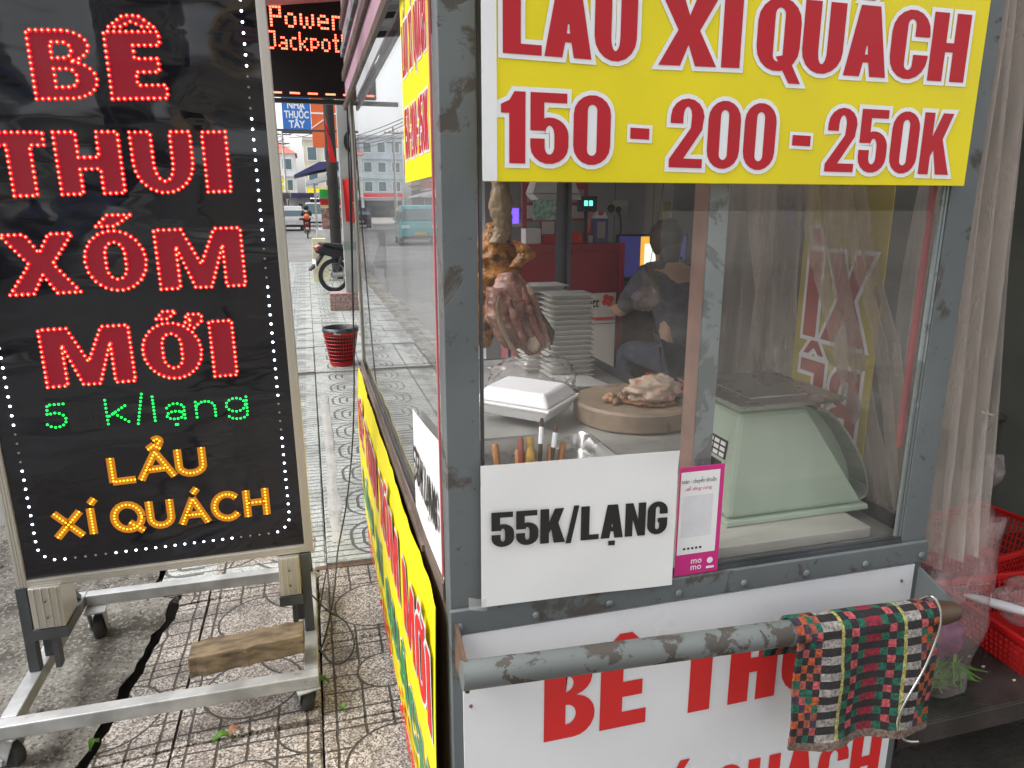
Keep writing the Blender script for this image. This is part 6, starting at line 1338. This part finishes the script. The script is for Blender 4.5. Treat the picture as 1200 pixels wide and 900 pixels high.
# ------------------------------------------------------------------ cars
def car(loc, rz, label, paint, L=3.9, Wd=1.65, H=1.52, boxy=False, group=None, plate='paper', name='car'):
    o = thing(name, label, 'car', loc, group); Mx = Matrix.Translation(loc) @ Matrix.Rotation(rz, 4, 'Z'); hw = Wd / 2
    def sec(prof, w0, w1, nm, mat, par, bev=.05, zsplit=None):
        m = MB(); n = len(prof); vs = []
        for s in (-1, 1):
            for x, z in prof:
                w = w0 + (w1 - w0) * max(0, min(1, (z - .85) / (H - .85))); vs.append(Mx @ Vector((s * w, x, z)))
        fs = [tuple(range(n)), tuple(reversed(range(n, 2 * n)))] + [(i, n + i, n + (i + 1) % n, (i + 1) % n) for i in range(n)]
        m.add(vs, fs); return m.build(nm, mat, par, bevel=bev)
    if boxy: low = [(-L / 2, .28), (L / 2, .28), (L / 2, .62), (L / 2 - .10, .86), (-L / 2 + .02, .98), (-L / 2, .7)]; top = [(-L / 2 + .06, .985), (L / 2 - .55, .93), (L / 2 - 1.0, H), (-L / 2 + .22, H)]
    else: low = [(-L / 2, .28), (L / 2, .28), (L / 2, .6), (L / 2 - .9, .90), (-L / 2 + .04, .94), (-L / 2, .7)]; top = [(-L / 2 + .10, .945), (L / 2 - .95, .905), (L / 2 - 1.6, H), (-L / 2 + .45, H)]
    body = sec(low, hw, hw, 'body', paint, o); cab_ = sec(top, hw - .02, hw - .16, 'cabin', paint, o)
    # glass: front, rear and sides set a little proud
    def pane(pts, nm='window'): m = MB(); m.add([Mx @ Vector(p) for p in pts], [(0, 1, 2, 3)]); return m.build(nm, M['carglass'], cab_, solid=.012)
    rx, rz_ = top[0]; tx, tz = top[3]; fx_, fz = top[1]; ux, uz = top[2]; wt, wb = hw - .18, hw - .06
    pane([(-wb, rx - .012, rz_ + .05), (wb, rx - .012, rz_ + .05), (wt - .02, tx - .012 - .0, tz - .09), (-wt + .02, tx - .012, tz - .09)], 'rear_window')
    pane([(-wb, fx_ + .012, fz + .05), (wb, fx_ + .012, fz + .05), (wt - .02, ux + .03, uz - .07), (-wt + .02, ux + .03, uz - .07)], 'windscreen')
    for s in (-1, 1):
        for a_, b2 in ((rx + .18, (rx + fx_) / 2 - .05), ((rx + fx_) / 2 + .03, fx_ - .32)): pane([(s * (hw - .0), a_, .99), (s * (hw - .0), b2, .99), (s * (hw - .135), min(b2, ux - .05), H - .1), (s * (hw - .135), max(a_, tx + .1), H - .1)])
        m = MB(); m.cub(s * (hw + .02) - .07, s * (hw + .02) + .07, fx_ - .42, fx_ - .32, .98, 1.09, M=Mx); m.build('mirror', paint, o, bevel=.02)
    for s in (-1, 1):
        for y in (-L / 2 + .62, L / 2 - .68):
            m = MB(); c_ = Mx @ Vector((s * (hw - .08), y, .30)); m.lathe([(.18, -.09), (.29, -.085), (.30, -.05), (.30, .05), (.29, .085), (.18, .09)], c_, 20, M=Mx.to_3x3() @ Matrix.Rotation(R(90), 3, 'Y')); w = m.build('wheel', M['rubber'], o, smooth='auto')
            m = MB(); m.lathe([(.19, -.095), (.19, .095)], c_, 14, M=Mx.to_3x3() @ Matrix.Rotation(R(90), 3, 'Y')); m.build('rim', M['stain'], w)
        m = MB(); m.cub(s * (hw - .22) - .16, s * (hw - .22) + .16, -L / 2 - .012, -L / 2 + .02, .70, .82, M=Mx); m.build('headlight', M['lwhite'] if boxy else M['lamp_red'], o, bevel=.01)
        m = MB(); m.cub(s * (hw - .22) - .16, s * (hw - .22) + .16, L / 2 - .02, L / 2 + .012, .62, .74, M=Mx); m.build('headlight', M['lwhite'], o, bevel=.01)
    m = MB(); m.cub(-.26, .26, -L / 2 - .018, -L / 2 - .003, .44, .55, M=Mx); m.cub(-.26, .26, L / 2 + .003, L / 2 + .018, .40, .51, M=Mx); m.build('number_plate', M[plate], o)
    m = MB(); m.cub(-hw + .05, hw - .05, -L / 2 - .03, -L / 2 + .0, .26, .40, M=Mx); m.cub(-hw + .05, hw - .05, L / 2, L / 2 + .03, .24, .38, M=Mx); m.build('bumper', M['rubber'], o, bevel=.01)
    return o
M['plate_y'] = pm('yellow_plate', (.70, .45, .03), .5)
car((-4.15, 31.5, -.1), R(2), 'boxy teal car with a yellow number plate on the road', M['teal'], 3.2, 1.68, 1.62, True, plate='plate_y')
car((-1.05, 53, -.1), R(3), 'white car at the left in the far traffic', M['carwhite'], 4.2, 1.72, 1.62)
car((.9, 64, -.1), R(-4), 'white van ahead of the rider in the far traffic', M['carwhite'], 4.4, 1.8, 1.9, True)
car((-3.5, 58, -.1), R(1), 'dark car on the far side of the road', M['cloth_blue'], 4.0, 1.7, 1.5)
rd = (.02, 39.0, -.1); motorbike((rd[0], 38.4, -.1), R(90), 'motorbike ridden away down the street', body='redplastic')
Jr = sit((rd[0], 38.75, .72), R(90), .95, .12, 'bars')
pr_ = figure('person', 'rider in a dark jacket and dark helmet on the moving motorbike', Jr, [('jacket', shirt, .03, M['cloth_dark'], 'pel'), ('trousers', trous, .012, M['cloth_dark'], 'pel')], (rd[0], 38.75, .3))
m = MB(); m.blob(Vector(Jr['hea'][:3]) + Vector((0, 0, .03)), (.135, .15, .14), 14, 10, .02); m.build('helmet', M['cloth_dark'], pr_, smooth=True)
m = MB(); m.blob(Vector(Jr['spi'][:3]) + Vector((0, -.17, -.05)), (.14, .09, .16), 12, 8, .15, 2, 3); tag(m.build('orange_bag', M['orange'], smooth=True), 'orange bag on the back of the riding person', 'bag')

# ------------------------------------------------------------------ houses along the street
def house(loc, face, W_, D, H, cols, floors, label, wall, roof='flat', awn=None, sign=None, shop=True, group=None, winmat='carglass', name='town_house'):
    """front lies on local x, facing local -y; loc = middle of the front's foot"""
    o = thing(name, label, 'building', loc, group); Mx = Matrix.Translation(loc) @ Matrix.Rotation(face, 4, 'Z'); B_ = lambda *a_: MB().cub(*a_, M=Mx)
    B_(-W_ / 2, W_ / 2, 0, D, -.15, H).build('wall', wall, o)
    fh = (H - .3) / floors
    for f in range(floors):
        z0 = .15 + f * fh
        if f == 0 and shop:
            B_(-W_ / 2 + .35, W_ / 2 - .35, -.06, -.004, .02, fh - .35).build('shop_front', M['cloth_dark'], o)
            continue
        for c_ in range(cols):
            x = -W_ / 2 + W_ * (c_ + .5) / cols; w = W_ / cols * .30
            fr_ = B_(x - w, x + w, -.07, -.004, z0 + fh * .28, z0 + fh * .82).build('window', M['lwhite'], o)
            B_(x - w + .08, x + w - .08, -.085, -.071, z0 + fh * .28 + .08, z0 + fh * .82 - .08).build('pane', M[winmat], fr_)
        if f > 0: B_(-W_ / 2 - .05, W_ / 2 + .05, -.35, -.008, z0 - .12, z0).build('ledge', wall, o)
    if roof == 'flat': B_(-W_ / 2 - .1, W_ / 2 + .1, -.12, D + .1, H + .002, H + .35).build('parapet', wall, o)
    else:
        m = MB(); vs = [Mx @ Vector(v) for v in ((-W_ / 2 - .3, -.3, H + .002), (W_ / 2 + .3, -.3, H + .002), (W_ / 2 + .3, D + .3, H + .002), (-W_ / 2 - .3, D + .3, H + .002), (-W_ / 6, D / 2, H + 2.0), (W_ / 6, D / 2, H + 2.0))]
        m.add(vs, [(3, 2, 1, 0), (0, 1, 5, 4), (1, 2, 5), (2, 3, 4, 5), (3, 0, 4)]); m.build('roof', roof, o)
    if awn is not None:
        m = MB(); m.prism([(0, 0), (1.5, -.45), (1.5, -.38), (0, .08)], Mx @ Vector((W_ / 2 - .1, -.01, fh - .1)), Mx.to_3x3() @ Vector((0, -1, 0)), Vector((0, 0, 1)), W_ - .2); m.build('awning', awn, o)
    if sign is not None: B_(-W_ / 2 + .2, W_ / 2 - .2, -.14, -.075, fh - .02, fh + .75).build('sign_board', sign, o)
    return o
cw_ = lambda n, c: pm(n, c, .8, 0, .12, .8, .004, 8)
WL = [cw_('cream_wall', (.56, .52, .44)), cw_('white_wall', (.62, .63, .63)), cw_('pinkish_wall', (.46, .33, .29)), cw_('pale_blue_wall', (.42, .50, .55)), cw_('ochre_wall', (.52, .40, .24)), cw_('grey_wall', (.40, .41, .41))]
roofred = pm('red_roof', (.42, .10, .07), .7, 0, .2, 2)
names = ['cream three-storey shop house, first on the far side of the road', 'white shop house with a navy canopy across the road', 'pinkish brick shop house with a pale awning across the road', 'pale blue tall house across the road', 'ochre shop house with red sign across the road', 'grey shop house with white awning across the road', 'white narrow house farther along across the road', 'cream house with a red roof farther along across the road', 'pale blue block at the far bend across the road', 'ochre low shop far down across the road', 'grey tower-like house far down across the road']
y = 2.0
for k, lab in enumerate(names):
    w = [5, 4.5, 6, 5, 6.5, 5, 4.5, 6, 8, 7, 8][k]; hgt = [10, 9, 8.5, 13, 7.5, 9, 11, 8, 15, 6, 14][k]
    house((-9.6, y + w / 2, -.1), R(90), w, 9, hgt, 2 if w < 6 else 3, max(2, int(hgt / 3.2)), lab, WL[k % 6], roof=(roofred if k == 7 else 'flat'), awn=[None, M['navy'], M['lwhite'], None, M['redplastic'], M['lwhite'], None, M['tarp'], None, M['lwhite'], None][k], sign=[M['red'], M['lwhite'], M['yellow'], M['blue'], M['red'], None, M['yellow'], None, M['blue'], M['red'], None][k], group='houses across the road')
    y += w + .15 + (1.5 if k in (3, 8) else 0)
# far end of the street, closing the view where it bends
house((-4.5, 112, -.1), R(0), 7, 10, 9, 3, 3, 'white house with a red hipped roof at the far end of the street', WL[1], roof=roofred)
house((3.2, 96, -.1), R(0), 6, 9, 9.5, 3, 3, 'cream building with an awning at the far end of the street', WL[0], awn=M['lwhite'], sign=M['yellow'])
house((9.5, 90, -.1), R(0), 6, 9, 12, 3, 4, 'grey building at the right of the far end', WL[5], awn=M['tarp'])
house((-11.5, 118, -.1), R(0), 6.5, 9, 12, 3, 4, 'pale blue building at the left of the far end', WL[3], sign=M['red'])
house((5.6, 46, -.1), R(-90), 8, 8, 7, 3, 2, 'ochre corner shop on the right beyond the junction', WL[4], awn=M['tarp'], sign=M['blue'])
house((5.6, 60, -.1), R(-90), 9, 8, 9, 3, 3, 'white shop house on the right beyond the corner shop', WL[1], awn=M['navy'], sign=M['red'])
# pharmacy block beyond the junction with its blue sign and orange cladding
ph0, ph1 = at(332, 152, Y=30), at(363, 119, Y=30)
pb = house((4.1, 28.2, -.1), R(-90), 2.2, 5, 7.6, 1, 2, 'pharmacy building with orange corner cladding beyond the junction', WL[1]); 
o_ = thing('pharmacy_sign', 'blue pharmacy sign with white letters on an orange bracket frame', 'sign', ((ph0.x + ph1.x) / 2, 30, 2.5))
sb_ = box('panel', M['blue'], o_, ph0.x, ph1.x, 30, 30.12, ph0.z, ph1.z + .35, .01); PH = Plane((ph0.x, 30, ph0.z), (1, 0, 0), (0, 0, 1)); wd = ph1.x - ph0.x
for k, (tx, f) in enumerate((('TÂY', .58), ('THUỐC', .86), ('NHÀ', .62))): small_text('lettering', tx, PH, wd * (1 - f) / 2, .09 + k * .345, .36, M['lwhite'], sb_, .004, width=wd * f, bold=.03)
oc0, oc1 = at(367, 172, Y=30), at(396, 112, Y=30)
oc = box('orange_cladding', M['orange'], o_, oc0.x, oc1.x + .3, 30.0, 30.5, at(380, 172, Y=30).z, oc1.z + .8)
m = MB(); zz = at(380, 133, Y=30).z; m.cub(oc0.x, oc1.x + .3, 29.99, 29.999, zz - .03, zz + .03); m.bar((oc0.x, 29.985, at(366, 150, Y=30).z), (oc1.x - .2, 29.985, at(385, 132, Y=30).z), .015, .04); m.build('white_line', M['lwhite'], o_)
m = MB(); m.cub(oc1.x + .1, oc1.x + .25, 30.1, 30.3, -.1, at(380, 172, Y=30).z); m.cub(ph0.x - .05, oc0.x, 30.02, 30.08, ph0.z - .12, ph0.z - .04); m.build('support', M['darksteel'], o_)
# thin steel gantry across the view and small roofs
gy = 24; g0, g1 = at(322, 152, Y=gy), at(505, 156, Y=gy)
gt = thing('gantry_bar', 'thin dark horizontal bar on a post over the pavement end', 'bar', (2.2, gy, 0)); m = MB(); m.cub(g0.x - .6, 2.3, gy, gy + .06, g0.z - .03, g0.z + .03); m.build('bar', M['darksteel'], gt); m = MB(); m.cub(2.2, 2.28, gy, gy + .06, -.1, g0.z - .031); m.build('upright', M['darksteel'], gt)
# red pennant
r0_, r1_ = at(379, 135, Y=12.2), at(385, 190, Y=12.2); m = MB(); m.sheet(lambda u, v: Vector((r0_.x + (.10 * u * (1 - v) + .02 * v) + .05 * (1 - v), 12.2 + .03 * math.sin(v * 9 + u * 3), r1_.z + (r0_.z - r1_.z) * v)), 4, 12); tag(m.build('pennant', M['flag'], smooth=True, solid=.003), 'narrow red pennant beside the dark pole', 'pennant')
# utility poles with arms and transformer, wires between them
def upole(x, y, h, label, tr=False):
    o = thing('utility_pole', label, 'utility pole', (x, y, -.1)); m = MB(); m.tube([(x, y, -.1), (x, y, h)], [.16, .10], 12); m.build('pole', cw_('pole_concrete', (.42, .42, .41)), o, smooth='auto')
    m = MB(); m.cub(x - .9, x + .9, y - .05, y + .05, h - .6, h - .5); m.cub(x - .7, x + .7, y - .05, y + .05, h - 1.5, h - 1.4); m.build('cross_arm', M['darksteel'], o)
    m = MB()
    for k in (-.8, -.4, .4, .8): m.lathe([(.03, 0), (.06, .05), (.04, .12), (.06, .16), (.02, .22)], (x + k, y, h - .5), 8)
    m.build('insulators', M['foamdull'], o)
    if tr: m = MB(); m.cub(x - .45, x + .45, y - .4, y - .1, h - 3.0, h - 1.8); m.build('transformer', M['mintdark'], o, bevel=.03)
    return o
upole(-8.3, 44, 9, 'concrete utility pole with a transformer across the road', True); upole(-8.3, 74, 9, 'concrete utility pole farther along across the road'); upole(-1.9, 84, 9.5, 'utility pole by the far traffic'); upole(-8.3, 16, 9, 'utility pole nearest on the far side of the road')
def wires(a, b, n, label):
    for k in range(n):
        A, B2 = Vector(a) + Vector((.35 * k, 0, -.25 * (k % 3))), Vector(b) + Vector((.35 * k, 0, -.25 * (k % 3))); pts = [A.lerp(B2, i / 14) - Vector((0, 0, (.5 + .2 * k) * 4 * (i / 14) * (1 - i / 14))) for i in range(15)]
        tag(MB().tube(pts, .03, 5).build('overhead_wire', M['cable'], smooth=True), label, 'wire', 'overhead wires ' + label[-18:])
wires((-9.0, 16, 8.5), (-9.0, 44, 8.5), 4, 'black overhead wire between the first two far-side poles'); wires((-9.0, 44, 8.5), (-9.0, 74, 8.5), 5, 'black overhead wire between the transformer pole and the next'); wires((-9, 74, 8.5), (-2.4, 84, 9), 3, 'black overhead wire crossing the road to the far pole')
# houses behind the viewer, across the road and on this side
house((-9.6, -8, -.1), R(90), 8, 9, 9, 3, 3, 'cream house across the road behind the viewer', WL[0], awn=M['tarp']); house((-9.6, -18, -.1), R(90), 9, 9, 11, 3, 3, 'grey house across the road farther behind the viewer', WL[5], sign=M['blue'])
house((3.2, -9, -.1), R(180), 5, 8, 8, 2, 3, 'ochre shop house on this side behind the viewer', WL[4], awn=M['tarp'])

# ------------------------------------------------------------------ more of the busy street
def parasol(x, y, h, r, mat, label):
    o = thing('parasol', label, 'parasol', (x, y, -.1)); m = MB(); m.tube([(x, y, -.1), (x, y, h + .1)], .025, 6); m.build('pole', M['alu'], o)
    n = 8; vs = [(x, y, h + .45)] + [(x + r * math.cos(k * math.pi / 4), y + r * math.sin(k * math.pi / 4), h) for k in range(n)] + [(x + r * math.cos(k * math.pi / 4), y + r * math.sin(k * math.pi / 4), h - .18) for k in range(n)]
    m = MB(); m.add(vs, [(0, 1 + k, 1 + (k + 1) % n) for k in range(n)] + [(1 + k, 9 + k, 9 + (k + 1) % n, 1 + (k + 1) % n) for k in range(n)]); m.build('canopy', mat, o, solid=.01)
    m = MB(); m.lathe([(.22, 0), (.22, .08), (.05, .1)], (x, y, -.1), 12); m.build('base', M['concrete'], o)
parasol(1.9, 33, 2.1, 1.1, M['redplastic'], 'red parasol beyond the junction on the right'); parasol(2.3, 40, 2.2, 1.2, M['lwhite'], 'white parasol farther along the right pavement'); parasol(2.6, 52, 2.3, 1.3, M['blue'], 'blue parasol far along the right pavement')
parasol(-8.9, 24, 2.2, 1.2, M['orange'], 'orange parasol across the road'); parasol(-8.8, 36, 2.3, 1.3, M['redplastic'], 'red parasol across the road near the transformer pole'); parasol(-8.8, 52, 2.3, 1.3, M['lwhite'], 'white parasol across the road beyond the transformer pole')
mb0 = motorbike((-8.0, 27, -.1), R(10), 'first motorbike parked in the row across the road', group='motorbikes parked across the road')
for k, (yy, lab) in enumerate(((28.2, 'second motorbike in the row parked across the road'), (40.5, 'motorbike parked beside the transformer pole across the road'), (42.0, 'motorbike parked just before the transformer pole across the road'), (56.0, 'farthest motorbike parked across the road'))):
    c_ = copy_tree(mb0); c_.location = (-8.0 + .1 * k, yy, -.1); c_['label'] = lab

# stalls, sign boards and wires that crowd the far view
def kiosk(x, y, w, h, body, roof, label):
    o = thing('kiosk', label, 'stall', (x, y, -.1)); MB().cub(x - w / 2, x + w / 2, y, y + 1.6, -.1, h * .42).build('counter', body, o)
    for s in (-1, 1): MB().cub(x + s * w * .47 - .03, x + s * w * .47 + .03, y, y + .06, h * .42 + .001, h).build('post', M['darksteel'], o)
    m = MB(); m.prism([(0, 0), (1.1, -.4), (2.4, .05), (2.4, .13), (1.1, -.3), (0, .1)], (x + w / 2 + .15, y + 1.5, h + .1), (0, -1, 0), (0, 0, 1), w + .3); m.build('canopy', roof, o)
    m = MB()
    for k in range(5): m.cub(x - w * .4 + k * w * .18, x - w * .4 + k * w * .18 + w * .13, y + .2, y + .6, h * .42 + .001, h * .42 + .25 + .2 * ((k * 7) % 3))
    m.build('goods', M['cloth_dark'], o); MB().cub(x - w * .4, x + w * .4, y + 1.5, y + 1.55, h * .45, h * .95).build('backdrop', M['tarp'], o)
kiosk(-2.6, 70, 2.4, 2.5, M['redplastic'], M['tarp'], 'grey-roofed stall in the far street left of the traffic'); kiosk(2.9, 58, 2.2, 2.4, M['teal'], M['orange'], 'orange-roofed stall on the right of the far street')
kiosk(2.4, 74, 2.6, 2.6, M['navy'], M['lwhite'], 'white-roofed stall behind the white van'); kiosk(-.6, 88, 3.0, 2.8, M['ceil'], M['navy'], 'navy-roofed stall at the end of the street'); kiosk(2.2, 30.5, 1.8, 2.4, M['tarp'], M['tarp'], 'grey stall beside the pharmacy sign support')
def board(x, y, z, w, h, mat, label):
    o = thing('projecting_sign', label, 'sign', (x, y, z)); MB().cub(x - w / 2, x + w / 2, y, y + .12, z, z + h).build('panel', mat, o); MB().cub(x - w / 2 - .5, x - w / 2, y + .03, y + .08, z + h * .7, z + h * .7 + .06).build('arm', M['darksteel'], o); MB().cub(x - w * .35, x + w * .35, y - .012, y - .001, z + h * .42, z + h * .62).build('stripe', M['lwhite'], o)
for k, (yy, zz, mt, lab) in enumerate(((20, 3.4, 'red', 'red projecting sign nearest across the road'), (27, 4.2, 'blue', 'blue projecting sign across the road near the parked row'), (34, 3.6, 'yellow', 'yellow projecting sign across the road before the transformer pole'), (47, 4.0, 'red', 'red projecting sign across the road past the transformer pole'), (55, 3.5, 'blue', 'blue projecting sign far along across the road'), (64, 4.1, 'orange', 'orange projecting sign farthest across the road'))): board(-8.6, yy, zz, 1.3, 1.7, M[mt], lab)
for k, (yy, xx, zz, mt, lab) in enumerate(((50, 3.4, 3.2, 'red', 'red sign above the right side of the far street'), (66, 3.6, 3.6, 'blue', 'blue sign above the right side of the far street'), (92, -2.6, 3.4, 'yellow', 'yellow sign at the end of the street'))): board(xx, yy, zz, 1.5, 1.3, M[mt], lab)
wires((-1.9, 84, 9.2), (3.6, 26, 7.2), 5, 'black overhead wire slung from the far pole towards the pharmacy'); wires((-1.9, 84, 8.2), (-8.6, 44, 8.0), 3, 'black overhead wire from the far pole back across the road')
